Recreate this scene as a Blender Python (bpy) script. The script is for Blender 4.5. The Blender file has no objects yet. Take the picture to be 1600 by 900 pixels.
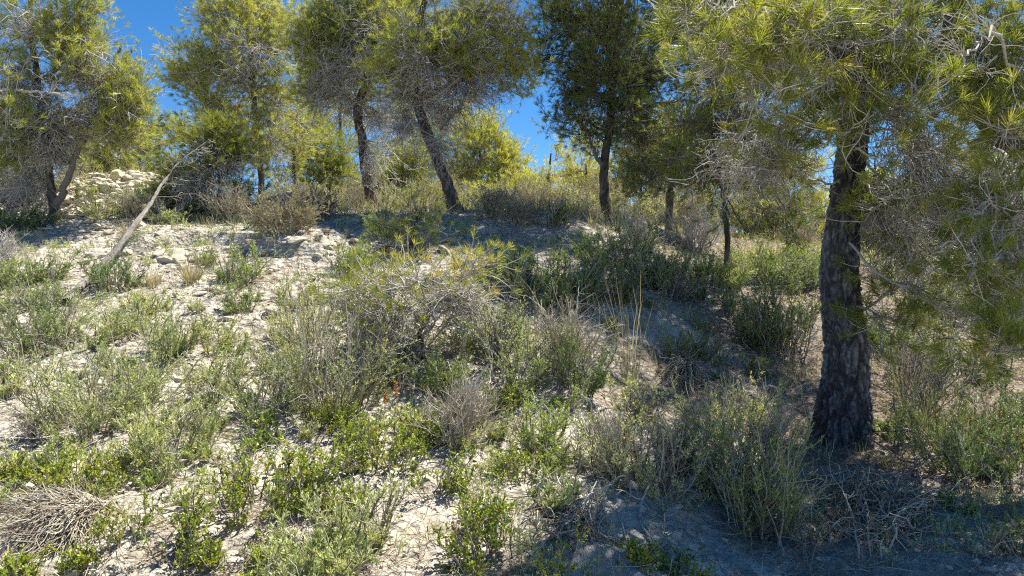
import bpy, math, numpy as np
from mathutils import Vector

rng = np.random.default_rng(7)
F = 1156.0           # focal length in photo pixels (1600 wide)
CAMZ = 1.6
scene = bpy.context.scene
COL = scene.collection

# ------------------------------------------------------------------ noise
def _h(ix, iy, iz, s=0):
    n = (ix.astype(np.int64) * 374761393 + iy.astype(np.int64) * 668265263 + iz.astype(np.int64) * 1440662683 + s * 974711) & 0xffffffff
    n = ((n ^ (n >> 13)) * 1274126177) & 0xffffffff
    n = ((n ^ (n >> 16)) * 2246822519) & 0xffffffff
    n = n ^ (n >> 15)
    return (n & 0xffffff) / float(0xffffff)

def vnoise(p, s=0):
    i = np.floor(p).astype(np.int64); f = p - i
    f = f * f * (3 - 2 * f)
    x, y, z = i[:, 0], i[:, 1], i[:, 2]
    fx, fy, fz = f[:, 0], f[:, 1], f[:, 2]
    def L(a, b, t): return a + (b - a) * t
    c = [[[_h(x + a, y + b, z + d, s) for d in (0, 1)] for b in (0, 1)] for a in (0, 1)]
    v = L(L(L(c[0][0][0], c[1][0][0], fx), L(c[0][1][0], c[1][1][0], fx), fy),
          L(L(c[0][0][1], c[1][0][1], fx), L(c[0][1][1], c[1][1][1], fx), fy), fz)
    return v * 2 - 1

def fbm(p, oct=4, s=0):
    a, t, out = 1.0, 0.0, 0
    for k in range(oct):
        out = out + a * vnoise(p * (2.03 ** k) + k * 17.3, s + k); t += a; a *= .5
    return out / t

def worley(p, s=0):
    i = np.floor(p).astype(np.int64)
    f1 = np.full(len(p), 9.); f2 = np.full(len(p), 9.); idv = np.zeros(len(p))
    for a in (-1, 0, 1):
        for b in (-1, 0, 1):
            for c in (-1, 0, 1):
                x, y, z = i[:, 0] + a, i[:, 1] + b, i[:, 2] + c
                q = np.stack([x + _h(x, y, z, s + 1), y + _h(x, y, z, s + 2), z + _h(x, y, z, s + 3)], 1)
                d = np.linalg.norm(q - p, axis=1)
                r = _h(x, y, z, s + 4)
                closer = d < f1
                f2 = np.where(closer, f1, np.minimum(f2, d))
                idv = np.where(closer, r, idv)
                f1 = np.minimum(f1, d)
    return f1, f2, idv

def sstep(a, b, x):
    t = np.clip((x - a) / (b - a), 0, 1); return t * t * (3 - 2 * t)

# ------------------------------------------------------------------ terrain
LD = np.array([-400, -20, 0, 1.5, 2.3, 2.9, 3.4, 4.1, 4.9, 6.0, 6.8, 7.8, 8.5, 9.2, 10, 11, 13, 16, 25, 60, 400.])
LZ = np.array([-.6, -.3, 0, .06, .30, .47, .57, .71, .96, 1.34, 1.6, 1.90, 2.16, 2.36, 2.6, 2.76, 2.82, 2.7, 2.2, 0, -12.])
RD = np.array([-400, -20, 0, 1.5, 2.3, 3.2, 4.0, 5.0, 6.0, 7.6, 9.5, 12, 14, 17, 25, 60, 400.])
RZ = np.array([-.6, -.3, 0, .05, .24, .37, .49, .61, .83, 1.27, 1.76, 2.33, 2.58, 2.62, 2.3, 0, -12.])

def prof(D, X, Z):
    o = 0
    for k, w in ((-.5, .2), (-.25, .2), (0, .2), (.25, .2), (.5, .2)):
        o = o + w * np.interp(D + k * np.minimum(1, np.maximum(.25, np.abs(D) * .12)), X, Z)
    return o

def H(x, y, detail=False):
    x = np.asarray(x, float); y = np.asarray(y, float)
    px = 800 + F * x / np.maximum(y, 2.2)
    w = sstep(850, 1260, px)
    z = prof(y, LD, LZ) * (1 - w) + prof(y, RD, RZ) * w
    # rubble mound on the left crest
    mx = (190 - 800) / F * 11.0
    z = z + .52 * np.exp(-(((x - mx - .1) / 1.15) ** 2) ** 1.5 - (((y - 11.0) / 1.1) ** 2))
    mx2 = (455 - 800) / F * 11.2
    z = z + .34 * np.exp(-(((x - mx2) / .5) ** 2) - (((y - 11.2) / .7) ** 2))
    # step of the rock ledge
    led = sstep(7.95, 8.15, y + .35 * np.sin(x * 2.3)) * (1 - sstep(8.4, 9.6, y)) * sstep(180, 230, px) * (1 - sstep(480, 560, px))
    z = z + .14 * led
    p = np.stack([x, y, np.zeros_like(x)], 1)
    near = 1 - sstep(25, 60, np.abs(y))
    z = z + .07 * fbm(p * .9, 3, 11) * near
    if detail:
        q = p * np.array([1, 1.3, 1])
        z = z + .030 * fbm(q * 4.0, 3, 21) + .014 * (1 - 2 * np.abs(vnoise(q * 9, 31))) + .009 * fbm(q * 26, 2, 41)
        # terraced strata: little steps in height where the marl is bare
        st = sstep(-.1, .45, fbm(p * .7, 2, 77)) * sstep(4.6, 6.0, y) * (1 - sstep(900, 1100, px))
        hh = z * 13 + .8 * fbm(p * 2.2, 2, 5)
        z = z + st * .05 * (np.floor(hh) + sstep(.55, .95, hh - np.floor(hh)) - hh)
    return z

def W(px, py, D):
    return np.array([(px - 800) / F * D, D, CAMZ + (450 - py) / F * D])

_Ds = np.arange(1.6, 40, .02)
def G(px, py):
    x = (px - 800) / F * _Ds; z = CAMZ + (450 - py) / F * _Ds
    g = H(x, _Ds)
    k = np.argmax(z <= g)
    if z[k] > g[k]: k = len(_Ds) - 1
    D = _Ds[k]
    return np.array([x[k], D, g[k]])

# ------------------------------------------------------------------ mesh building
class MB:
    def __init__(self): self.v = []; self.q = []; self.t = []; self.a = []; self.n = 0
    def add(self, v, quads=None, tris=None, tint=None):
        v = np.asarray(v, float).reshape(-1, 3)
        if quads is not None and len(quads): self.q.append(np.asarray(quads) + self.n)
        if tris is not None and len(tris): self.t.append(np.asarray(tris) + self.n)
        self.v.append(v)
        if tint is None: tint = .5
        self.a.append(np.broadcast_to(np.asarray(tint, float), (len(v),)))
        self.n += len(v)
    def mesh(self, name, mat, origin=None, smooth=True):
        me = bpy.data.meshes.new(name)
        if self.n:
            v = np.concatenate(self.v)
            if origin is not None: v = v - np.asarray(origin)
            q = np.concatenate(self.q) if self.q else np.zeros((0, 4), int)
            t = np.concatenate(self.t) if self.t else np.zeros((0, 3), int)
            me.vertices.add(len(v)); me.vertices.foreach_set('co', v.astype(np.float32).ravel())
            nl = q.size + t.size
            me.loops.add(nl); me.loops.foreach_set('vertex_index', np.concatenate([q.ravel(), t.ravel()]).astype(np.int32))
            me.polygons.add(len(q) + len(t))
            ls = np.concatenate([np.arange(len(q)) * 4, q.size + np.arange(len(t)) * 3]).astype(np.int32)
            me.polygons.foreach_set('loop_start', ls)
            me.polygons.foreach_set('use_smooth', np.full(len(ls), smooth))
            at = me.attributes.new('tint', 'FLOAT', 'POINT')
            at.data.foreach_set('value', np.concatenate(self.a).astype(np.float32))
            me.update(calc_edges=True)
        me.materials.append(mat)
        return me
    def build(self, name, mat, parent=None, loc=None, smooth=True):
        """vertices are world coordinates; loc = the origin to subtract"""
        if parent is not None: loc = parent['_loc']
        me = self.mesh(name, mat, loc, smooth)
        o = bpy.data.objects.new(name, me); COL.objects.link(o)
        if parent is not None: o.parent = parent
        elif loc is not None: o.location = Vector(loc)
        return o

def tag(o, label, cat, group=None, kind=None):
    if label: o['label'] = label
    if cat: o['category'] = cat
    if group: o['group'] = group
    if kind: o['kind'] = kind
    return o

def empty(name, loc, label, cat, group=None):
    o = bpy.data.objects.new(name, None); COL.objects.link(o)
    o.location = Vector([float(c) for c in loc]); o['_loc'] = [float(c) for c in loc]
    o.empty_display_size = .1
    return tag(o, label, cat, group)

def norm(a): return a / np.maximum(np.linalg.norm(a, axis=-1, keepdims=True), 1e-9)

def rand_dirs(n): return norm(rng.normal(size=(n, 3)))

def grow(P0, D0, L, K, wig, trop=0., tropv=(0, 0, 1)):
    N = len(P0); P = np.empty((N, K + 1, 3)); P[:, 0] = P0; d = norm(D0)
    L = np.broadcast_to(L, (N,)); tv = np.asarray(tropv, float)
    trop = np.broadcast_to(np.asarray(trop, float), (N,))
    for k in range(K):
        d = norm(d + rng.normal(size=(N, 3)) * wig + trop[:, None] * tv)
        P[:, k + 1] = P[:, k] + d * (L / K)[:, None]
    return P

def at(P, t):
    """points and tangents at parameters t (N,M) of polylines P (N,K+1,3)"""
    K = P.shape[1] - 1
    s = np.clip(t, 0, .9999) * K; i = s.astype(int); f = (s - i)[..., None]
    n = np.arange(len(P))[:, None]
    a, b = P[n, i], P[n, i + 1]
    return a + (b - a) * f, norm(b - a)

def rotated(T, amin, amax):
    """directions at an angle from tangents T (...,3)"""
    r = rng.normal(size=T.shape); perp = norm(r - (r * T).sum(-1, keepdims=True) * T)
    a = rng.uniform(amin, amax, T.shape[:-1])[..., None]
    return T * np.cos(a) + perp * np.sin(a)

def tubes(mb, P, r0, r1, S=4, tint=.5, power=1.0):
    N, K1, _ = P.shape
    if N == 0: return
    t = np.linspace(0, 1, K1)[None, :] ** power
    r0 = np.broadcast_to(np.asarray(r0, float), (N,)); r1 = np.broadcast_to(np.asarray(r1, float), (N,))
    R = r0[:, None] * (1 - t) + r1[:, None] * t
    T = np.gradient(P, axis=1); T = norm(T)
    ax = np.zeros((N, 3)); ax[np.arange(N), np.argmin(np.abs(T.mean(1)), axis=1)] = 1
    U = norm(np.cross(T, ax[:, None, :])); V = np.cross(T, U)
    th = np.arange(S) * 2 * np.pi / S
    ring = P[:, :, None, :] + R[:, :, None, None] * (U[:, :, None, :] * np.cos(th)[:, None] + V[:, :, None, :] * np.sin(th)[:, None])
    idx = np.arange(N * K1 * S).reshape(N, K1, S)
    a = idx[:, :-1]; b = np.roll(a, -1, axis=2); c = np.roll(idx[:, 1:], -1, axis=2); d = idx[:, 1:]
    q = np.stack([a, b, c, d], -1).reshape(-1, 4)
    tint = np.asarray(tint, float)
    if tint.ndim: tint = np.repeat(tint, K1 * S)
    mb.add(ring, quads=q, tint=tint)

def needles(mb, P, D, n, length, width, amin, amax, back, tint, lvar=.3, droop=0.):
    T = len(P)
    if T == 0: return
    d = rotated(np.repeat(D[:, None], n, 1), amin, amax)
    if droop: d = norm(d + np.array([0, 0, -droop]))
    base = P[:, None] - D[:, None] * (rng.random((T, n, 1)) * back)
    l = (length * rng.uniform(1 - lvar, 1 + lvar, (T, n)) * rng.uniform(.6, 1.12, (T, 1)))[..., None]
    side = norm(np.cross(d, rng.normal(size=d.shape))) * (width * .5)
    tip = base + d * l
    v = np.stack([base - side * .6, base + side * .6, base + d * l * .55 + side, tip, base + d * l * .55 - side], 2)  # 5 verts
    N = T * n; k = np.arange(N)[:, None] * 5
    quads = k + np.array([[0, 1, 2, 4]]); tris = k + np.array([[4, 2, 3]])
    tt = np.repeat(np.clip(np.repeat(np.asarray(tint)[:, None], n, 1) + rng.normal(size=(T, n)) * .08, 0, 1).ravel(), 5)
    mb.add(v, quads=quads, tris=tris, tint=tt)

def blades(mb, P, D, length, width, tint):
    """single narrow leaves, one per point (triangles)"""
    N = len(P)
    side = norm(np.cross(D, rng.normal(size=D.shape))) * (np.broadcast_to(width, (N,))[:, None] * .5)
    l = np.broadcast_to(length, (N,))[:, None]
    v = np.stack([P, P + D * l * .5 + side, P + D * l, P + D * l * .5 - side], 1)
    mb.add(v, quads=np.arange(N * 4).reshape(N, 4), tint=np.repeat(np.broadcast_to(tint, (N,)), 4))

def broad(mb, P, D, length, width, tint, fold=.25):
    """obovate leaves folded on the midrib"""
    N = len(P)
    up = np.array([0, 0, 1.]) + rng.normal(size=(N, 3)) * .55
    side = norm(np.cross(D, up)); nrm = np.cross(side, D)
    l = np.broadcast_to(length, (N,))[:, None]; w = np.broadcast_to(width, (N,))[:, None] * .5
    m1, m2 = P + D * l * .35, P + D * l * .72
    f = nrm * w * fold
    v = np.stack([P, m1 + side * w * .7 + f, m2 + side * w + f, P + D * l, m2 - side * w + f, m1 - side * w * .7 + f], 1)
    k = np.arange(N)[:, None] * 6
    q = np.concatenate([k + np.array([[0, 1, 2, 3]]), k + np.array([[0, 3, 4, 5]])])
    mb.add(v, quads=q, tint=np.repeat(np.broadcast_to(tint, (N,)), 6))

def ribbons(mb, P, w0, tint):
    N, K1, _ = P.shape
    T = norm(np.gradient(P, axis=1)); s = norm(np.cross(T, rng.normal(size=(N, 1, 3))))
    w = (np.broadcast_to(w0, (N,))[:, None] * (1 - np.linspace(0, 1, K1)[None] ** 2 * .85))[..., None] * .5
    v = np.stack([P - s * w, P + s * w], 2)
    idx = np.arange(N * K1 * 2).reshape(N, K1, 2)
    q = np.stack([idx[:, :-1, 0], idx[:, :-1, 1], idx[:, 1:, 1], idx[:, 1:, 0]], -1).reshape(-1, 4)
    mb.add(v, quads=q, tint=np.repeat(np.broadcast_to(tint, (N,)), K1 * 2))

def spline(pts, n):
    """Catmull-Rom through pts (M,d) -> n samples"""
    p = np.asarray(pts, float); M = len(p)
    e = np.vstack([2 * p[0] - p[1], p, 2 * p[-1] - p[-2]])
    s = np.linspace(0, M - 1 - 1e-6, n); i = s.astype(int); f = (s - i)[:, None]
    a, b, c, d = e[i], e[i + 1], e[i + 2], e[i + 3]
    return .5 * ((2 * b) + (-a + c) * f + (2 * a - 5 * b + 4 * c - d) * f ** 2 + (-a + 3 * b - 3 * c + d) * f ** 3)

# ------------------------------------------------------------------ materials
def nt(name):
    m = bpy.data.materials.new(name); m.use_nodes = True
    t = m.node_tree; t.nodes.clear()
    out = t.nodes.new('ShaderNodeOutputMaterial')
    return m, t, out

def ramp(t, stops):
    r = t.nodes.new('ShaderNodeValToRGB'); e = r.color_ramp.elements
    while len(e) < len(stops): e.new(.5)
    for el, (p, c) in zip(e, stops): el.position = p; el.color = (*c, 1)
    return r

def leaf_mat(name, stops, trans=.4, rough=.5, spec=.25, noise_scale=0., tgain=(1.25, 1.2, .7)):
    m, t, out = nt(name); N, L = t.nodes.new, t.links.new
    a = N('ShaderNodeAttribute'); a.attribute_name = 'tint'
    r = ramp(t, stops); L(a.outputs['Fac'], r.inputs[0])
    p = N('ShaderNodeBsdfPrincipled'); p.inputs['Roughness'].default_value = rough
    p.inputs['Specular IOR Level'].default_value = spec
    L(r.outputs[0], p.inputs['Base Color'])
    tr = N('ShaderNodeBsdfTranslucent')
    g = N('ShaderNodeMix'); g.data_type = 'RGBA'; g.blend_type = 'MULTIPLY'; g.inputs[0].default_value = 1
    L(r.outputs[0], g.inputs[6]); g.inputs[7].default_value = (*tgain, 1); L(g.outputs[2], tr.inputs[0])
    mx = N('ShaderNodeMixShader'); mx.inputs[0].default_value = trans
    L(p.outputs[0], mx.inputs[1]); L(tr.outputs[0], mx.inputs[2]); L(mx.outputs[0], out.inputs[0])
    return m

def wood_mat(name, stops, scale=60., rough=.85, bump=.3, stretch=(1, 1, 1), attr=True, fac=.6):
    m, t, out = nt(name); N, L = t.nodes.new, t.links.new
    tc = N('ShaderNodeTexCoord'); mp = N('ShaderNodeMapping'); mp.inputs['Scale'].default_value = stretch
    L(tc.outputs['Object'], mp.inputs[0])
    no = N('ShaderNodeTexNoise'); no.inputs['Scale'].default_value = scale; no.inputs['Detail'].default_value = 4
    L(mp.outputs[0], no.inputs[0])
    a = N('ShaderNodeAttribute'); a.attribute_name = 'tint'
    mm = N('ShaderNodeMix'); mm.data_type = 'FLOAT'; mm.inputs[0].default_value = fac if attr else 0
    L(no.outputs[0], mm.inputs[2]); L(a.outputs['Fac'], mm.inputs[3])
    r = ramp(t, stops); L(mm.outputs[0], r.inputs[0])
    p = N('ShaderNodeBsdfPrincipled'); p.inputs['Roughness'].default_value = rough; p.inputs['Specular IOR Level'].default_value = .2
    L(r.outputs[0], p.inputs['Base Color'])
    b = N('ShaderNodeBump'); b.inputs['Strength'].default_value = bump; b.inputs['Distance'].default_value = .01
    L(no.outputs[0], b.inputs['Height']); L(b.outputs[0], p.inputs['Normal'])
    L(p.outputs[0], out.inputs[0])
    return m

M = {}
M['needle'] = leaf_mat('pine_needle', [(0, (0.085, 0.127, 0.033)), (.35, (0.186, 0.230, 0.045)), (.7, (0.310, 0.334, 0.059)), (.93, (0.420, 0.372, 0.075)), (1, (0.528, 0.297, 0.105))], .45, .45, .3)
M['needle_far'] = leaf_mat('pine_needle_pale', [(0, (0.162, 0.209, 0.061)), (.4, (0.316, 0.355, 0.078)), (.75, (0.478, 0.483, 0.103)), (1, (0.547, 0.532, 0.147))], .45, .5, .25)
M['needle_shaded'] = leaf_mat('pine_needle_shaded', [(0, (0.072, 0.113, 0.040)), (.5, (0.145, 0.193, 0.055)), (1, (0.258, 0.290, 0.081))], .35, .5, .25)  # darker needle copy: the crowns' shade side is put into the colour
M['rosemary'] = leaf_mat('rosemary_leaf', [(0, (0.156, 0.222, 0.093)), (.35, (0.335, 0.413, 0.165)), (.7, (0.535, 0.590, 0.259)), (1, (0.757, 0.734, 0.392))], .24, .6, .25)
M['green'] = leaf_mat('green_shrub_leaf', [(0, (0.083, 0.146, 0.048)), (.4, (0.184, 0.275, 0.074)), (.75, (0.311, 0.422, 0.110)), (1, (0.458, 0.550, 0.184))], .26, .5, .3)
M['broad'] = leaf_mat('broad_leaf', [(0, (0.086, 0.134, 0.018)), (.4, (0.204, 0.277, 0.031)), (.8, (0.346, 0.412, 0.047)), (.96, (0.503, 0.506, 0.078)), (1, (0.597, 0.222, 0.093))], .35, .38, .45)
M['dryleaf'] = leaf_mat('dry_leaf', [(0, (.16, .14, .085)), (.5, (.28, .26, .16)), (1, (.42, .38, .25))], .3, .7, .1)
M['grass'] = leaf_mat('dry_grass', [(0, (0.127, 0.145, 0.062)), (.35, (0.275, 0.245, 0.137)), (.7, (0.444, 0.390, 0.248)), (1, (0.581, 0.524, 0.373))], .3, .6, .2)
M['litter'] = leaf_mat('fallen_needle', [(0, (.14, .09, .06)), (.5, (.27, .20, .15)), (.85, (.42, .35, .28)), (1, (.5, .45, .38))], .1, .8, .1)
M['orange'] = leaf_mat('orange_flower', [(0, (.5, .22, .03)), (1, (.75, .40, .06))], .3, .6, .2)
M['twig'] = wood_mat('grey_twig', [(.2, (0.209, 0.193, 0.171)), (.5, (0.407, 0.380, 0.347)), (.8, (0.605, 0.578, 0.539))], 30, fac=.7)
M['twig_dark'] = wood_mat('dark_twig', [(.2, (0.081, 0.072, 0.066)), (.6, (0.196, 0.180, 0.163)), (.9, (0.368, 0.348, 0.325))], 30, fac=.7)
M['deadwood'] = wood_mat('bleached_deadwood', [(.25, (.22, .20, .18)), (.5, (.40, .375, .35)), (.75, (.56, .54, .51))], 25, stretch=(1, 1, .3), fac=.35)
M['deadgrey'] = wood_mat('weathered_deadwood', [(.2, (0.120, 0.108, 0.096)), (.45, (0.264, 0.244, 0.224)), (.7, (0.416, 0.396, 0.368))], 55, .9, .9, (1.6, 1.6, .35), fac=.45)
M['stem'] = wood_mat('shrub_stem', [(.2, (.12, .095, .075)), (.5, (.24, .20, .165)), (.8, (.40, .36, .31))], 40, fac=.7)
M['brush'] = wood_mat('dry_brushwood', [(.1, (0.182, 0.153, 0.117)), (.5, (0.351, 0.306, 0.240)), (.9, (0.533, 0.501, 0.412))], 40, fac=.8)
M['bark'] = wood_mat('pine_bark', [(.05, (0.017, 0.017, 0.019)), (.28, (0.060, 0.061, 0.069)), (.52, (0.156, 0.161, 0.176)), (.78, (0.287, 0.281, 0.294)), (1, (0.527, 0.455, 0.421))], 45, .9, .6, (1, 1, .5), fac=.72)
M['bark_grey'] = wood_mat('pine_bark_grey', [(.05, (0.033, 0.027, 0.025)), (.35, (0.098, 0.083, 0.073)), (.7, (0.221, 0.189, 0.163)), (1, (0.442, 0.377, 0.325))], 35, .9, .6, (1, 1, .5), fac=.7)

def rock_mat(name, c0, c1, c2):
    m, t, out = nt(name); N, L = t.nodes.new, t.links.new
    tc = N('ShaderNodeTexCoord')
    n1 = N('ShaderNodeTexNoise'); n1.inputs['Scale'].default_value = 9; n1.inputs['Detail'].default_value = 8
    mp = N('ShaderNodeMapping'); mp.inputs['Scale'].default_value = (1, 1, 3.5)
    L(tc.outputs['Object'], mp.inputs[0]); L(mp.outputs[0], n1.inputs[0])
    a = N('ShaderNodeAttribute'); a.attribute_name = 'tint'
    mm = N('ShaderNodeMix'); mm.data_type = 'FLOAT'; mm.inputs[0].default_value = .45
    L(n1.outputs[0], mm.inputs[2]); L(a.outputs['Fac'], mm.inputs[3])
    r = ramp(t, [(.15, c0), (.5, c1), (.85, c2)]); L(mm.outputs[0], r.inputs[0])
    p = N('ShaderNodeBsdfPrincipled'); p.inputs['Roughness'].default_value = .9; p.inputs['Specular IOR Level'].default_value = .15
    L(r.outputs[0], p.inputs['Base Color'])
    b = N('ShaderNodeBump'); b.inputs['Strength'].default_value = .5; b.inputs['Distance'].default_value = .02
    L(n1.outputs[0], b.inputs['Height']); L(b.outputs[0], p.inputs['Normal']); L(p.outputs[0], out.inputs[0])
    return m
M['rock'] = rock_mat('pale_marl_rock', (.25, .22, .175), (.44, .40, .325), (.60, .56, .475))
M['boulder'] = rock_mat('yellow_limestone', (.42, .33, .17), (.62, .55, .36), (.74, .69, .52))

def ground_mat():
    m, t, out = nt('marl_ground'); N, L = t.nodes.new, t.links.new
    tc = N('ShaderNodeTexCoord')
    def noise(s, d=6, w=None):
        n = N('ShaderNodeTexNoise'); n.inputs['Scale'].default_value = s; n.inputs['Detail'].default_value = d
        L(tc.outputs['Object'], n.inputs[0]); return n
    big, mid, fine = noise(.9, 4), noise(7), noise(55, 5)
    vo = N('ShaderNodeTexVoronoi'); vo.inputs['Scale'].default_value = 22; L(tc.outputs['Object'], vo.inputs[0])
    base = ramp(t, [(.3, (.33, .30, .25)), (.5, (.48, .445, .38)), (.7, (.585, .55, .48))]); L(mid.outputs[0], base.inputs[0])
    peb = N('ShaderNodeMix'); peb.data_type = 'RGBA'; peb.blend_type = 'MULTIPLY'; peb.inputs[0].default_value = .35
    L(base.outputs[0], peb.inputs[6]); vbw = N('ShaderNodeRGBToBW'); L(vo.outputs['Color'], vbw.inputs[0]); L(vbw.outputs[0], peb.inputs[7])
    hs = N('ShaderNodeHueSaturation'); hs.inputs['Saturation'].default_value = 1.; L(peb.outputs[2], hs.inputs['Color'])
    # soil / needle duff: attribute 'tint' written on the sheet (1 = duff), broken up by noise
    a = N('ShaderNodeAttribute'); a.attribute_name = 'tint'
    ad = N('ShaderNodeMath'); ad.operation = 'ADD'; L(a.outputs['Fac'], ad.inputs[0])
    s1 = N('ShaderNodeMath'); s1.operation = 'MULTIPLY_ADD'; s1.inputs[1].default_value = 1.3; s1.inputs[2].default_value = -.65
    L(fine.outputs[0], s1.inputs[0]); L(s1.outputs[0], ad.inputs[1])
    cr = ramp(t, [(.42, (0, 0, 0)), (.75, (1, 1, 1))]); L(ad.outputs[0], cr.inputs[0])
    duff = ramp(t, [(.3, (.12, .095, .072)), (.55, (.235, .195, .158)), (.75, (.36, .315, .265))]); L(fine.outputs[0], duff.inputs[0])
    mx = N('ShaderNodeMix'); mx.data_type = 'RGBA'; L(cr.outputs[0], mx.inputs[0]); L(hs.outputs[0], mx.inputs[6]); L(duff.outputs[0], mx.inputs[7])
    p = N('ShaderNodeBsdfPrincipled'); p.inputs['Roughness'].default_value = .95; p.inputs['Specular IOR Level'].default_value = .1
    L(mx.outputs[2], p.inputs['Base Color'])
    b1 = N('ShaderNodeBump'); b1.inputs['Strength'].default_value = 1.; b1.inputs['Distance'].default_value = .02; L(vo.outputs['Distance'], b1.inputs['Height'])
    b2 = N('ShaderNodeBump'); b2.inputs['Strength'].default_value = .8; b2.inputs['Distance'].default_value = .02; L(fine.outputs[0], b2.inputs['Height'])
    L(b1.outputs[0], b2.inputs['Normal']); L(b2.outputs[0], p.inputs['Normal']); L(p.outputs[0], out.inputs[0])
    return m
M['ground'] = ground_mat()

# ------------------------------------------------------------------ ground sheet
def duff_mask(x, y):
    """where fallen needles and soil cover the marl"""
    px = 800 + F * x / np.maximum(y, 2.2)
    p = np.stack([x, y, np.zeros_like(x)], 1)
    n = fbm(p * 1.6, 3, 55)
    m = .24 + .42 * n
    if PLANTS and len(x) < 3e6:
        u = np.zeros_like(x)
        for (a, b, r) in PLANTS:
            k = np.flatnonzero((np.abs(x - a) < 2 * r) & (np.abs(y - b) < 2 * r))
            if len(k): u[k] = np.maximum(u[k], np.exp(-(((x[k] - a) ** 2 + (y[k] - b) ** 2) / (r * r * .8))))
        m = m + .42 * u
    m = m + .35 * sstep(880, 1080, px) * sstep(3.6, 5.0, y)  # needle duff under the pines, also painted to darken the shaded clearing
    m = m + .25 * sstep(9.5, 11.5, y)
    m = m + .36 * sstep(1080, 1300, px) * (1 - .9 * sstep(.1, .5, n))
    m = m - .35 * np.exp(-(((px - 190) / 120) ** 2) - ((y - 10.4) / 1.1) ** 2)
    return np.clip(m, 0, 1)

def make_ground():
    def axis(lo, hi, step, far, g=1.16):
        c = list(np.arange(lo, hi, step)); s = step
        while c[-1] < far: s *= g; c.append(c[-1] + s)
        s = step
        while c[0] > -far: s *= g; c.insert(0, c[0] - s)
        return np.array(c)
    xs = axis(-7.2, 7.2, .026, 300); ys = axis(2.2, 12.6, .026, 300)
    X, Y = np.meshgrid(xs, ys)
    Z = H(X.ravel(), Y.ravel(), True)
    v = np.stack([X.ravel(), Y.ravel(), Z], 1)
    ny, nx = X.shape; i = np.arange(ny * nx).reshape(ny, nx)
    q = np.stack([i[:-1, :-1], i[:-1, 1:], i[1:, 1:], i[1:, :-1]], -1).reshape(-1, 4)
    mb = MB(); mb.add(v, quads=q, tint=duff_mask(X.ravel(), Y.ravel()))
    o = mb.build('ground', M['ground']); o['kind'] = 'structure'
PLANTS = []

# ------------------------------------------------------------------ trunks and pines
def bark_tube(mb, pts, rad, S, plate, amp, seed, flare=0.):
    """pts (n,3) rad (n,): trunk skin with plates pushed out by cells"""
    n = len(pts); T = norm(np.gradient(pts, axis=0))
    ref = np.array([1., 0, 0]); U = norm(ref - (T @ ref)[:, None] * T); V = np.cross(T, U)
    th = np.arange(S) * 2 * np.pi / S
    hgt = np.concatenate([[0], np.cumsum(np.linalg.norm(np.diff(pts, axis=0), axis=1))])
    c, s = np.cos(th), np.sin(th)
    R = np.repeat(rad[:, None], S, 1)
    if flare:
        R = R * (1 + flare * np.exp(-hgt / .22)[:, None] * (1 + .5 * np.sin(th * 5 + 1.3)[None] + .3 * np.sin(th * 3 + .4)[None]))
    q = np.stack([R * c, R * s, np.repeat(hgt[:, None], S, 1) * .42], -1).reshape(-1, 3)
    q0 = q + .75 * plate * np.stack([fbm(q / plate * .9, 2, 1), fbm(q / plate * .9, 2, 2), fbm(q / plate * .9, 2, 3)], 1)
    f1, f2, idv = worley(q0 / plate, seed)
    g1, g2, idw = worley(q0 / (plate * 2.6) + 31.7, seed + 1)
    crack = np.minimum(sstep(.0, .30 + .35 * idv, f2 - f1) * .6 + .4, sstep(.02, .14 + .2 * idw, g2 - g1))
    lump = fbm(q * 6, 2, seed + 9)
    rg = 1 - np.abs(vnoise(q0 * np.array([26, 26, 15]), seed + 21)); fis = sstep(.78, .97, rg) * sstep(-.3, .3, vnoise(q * 7, seed + 22))
    crack = crack * (1 - .75 * fis)
    d = (amp * (crack - .6) * (.5 + .9 * idw) + amp * .5 * fbm(q / plate * 2.3, 2, seed + 5) + .10 * R.ravel() * lump).reshape(n, S)
    R = R + d
    P = pts[:, None] + R[..., None] * (U[:, None] * c[None, :, None] + V[:, None] * s[None, :, None])
    tint = np.clip(crack * (.30 + .25 * idv ** 2 + .25 * idw) + .40 * fbm(q / plate * 4.5, 4, seed + 3) + .16 * fbm(q * 4, 3, seed + 4), 0, 1)
    i = np.arange(n * S).reshape(n, S); a = i[:-1]; b = np.roll(a, -1, 1); d2 = i[1:]; cc = np.roll(d2, -1, 1)
    mb.add(P, quads=np.stack([a, b, cc, d2], -1).reshape(-1, 4), tint=tint)

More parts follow.
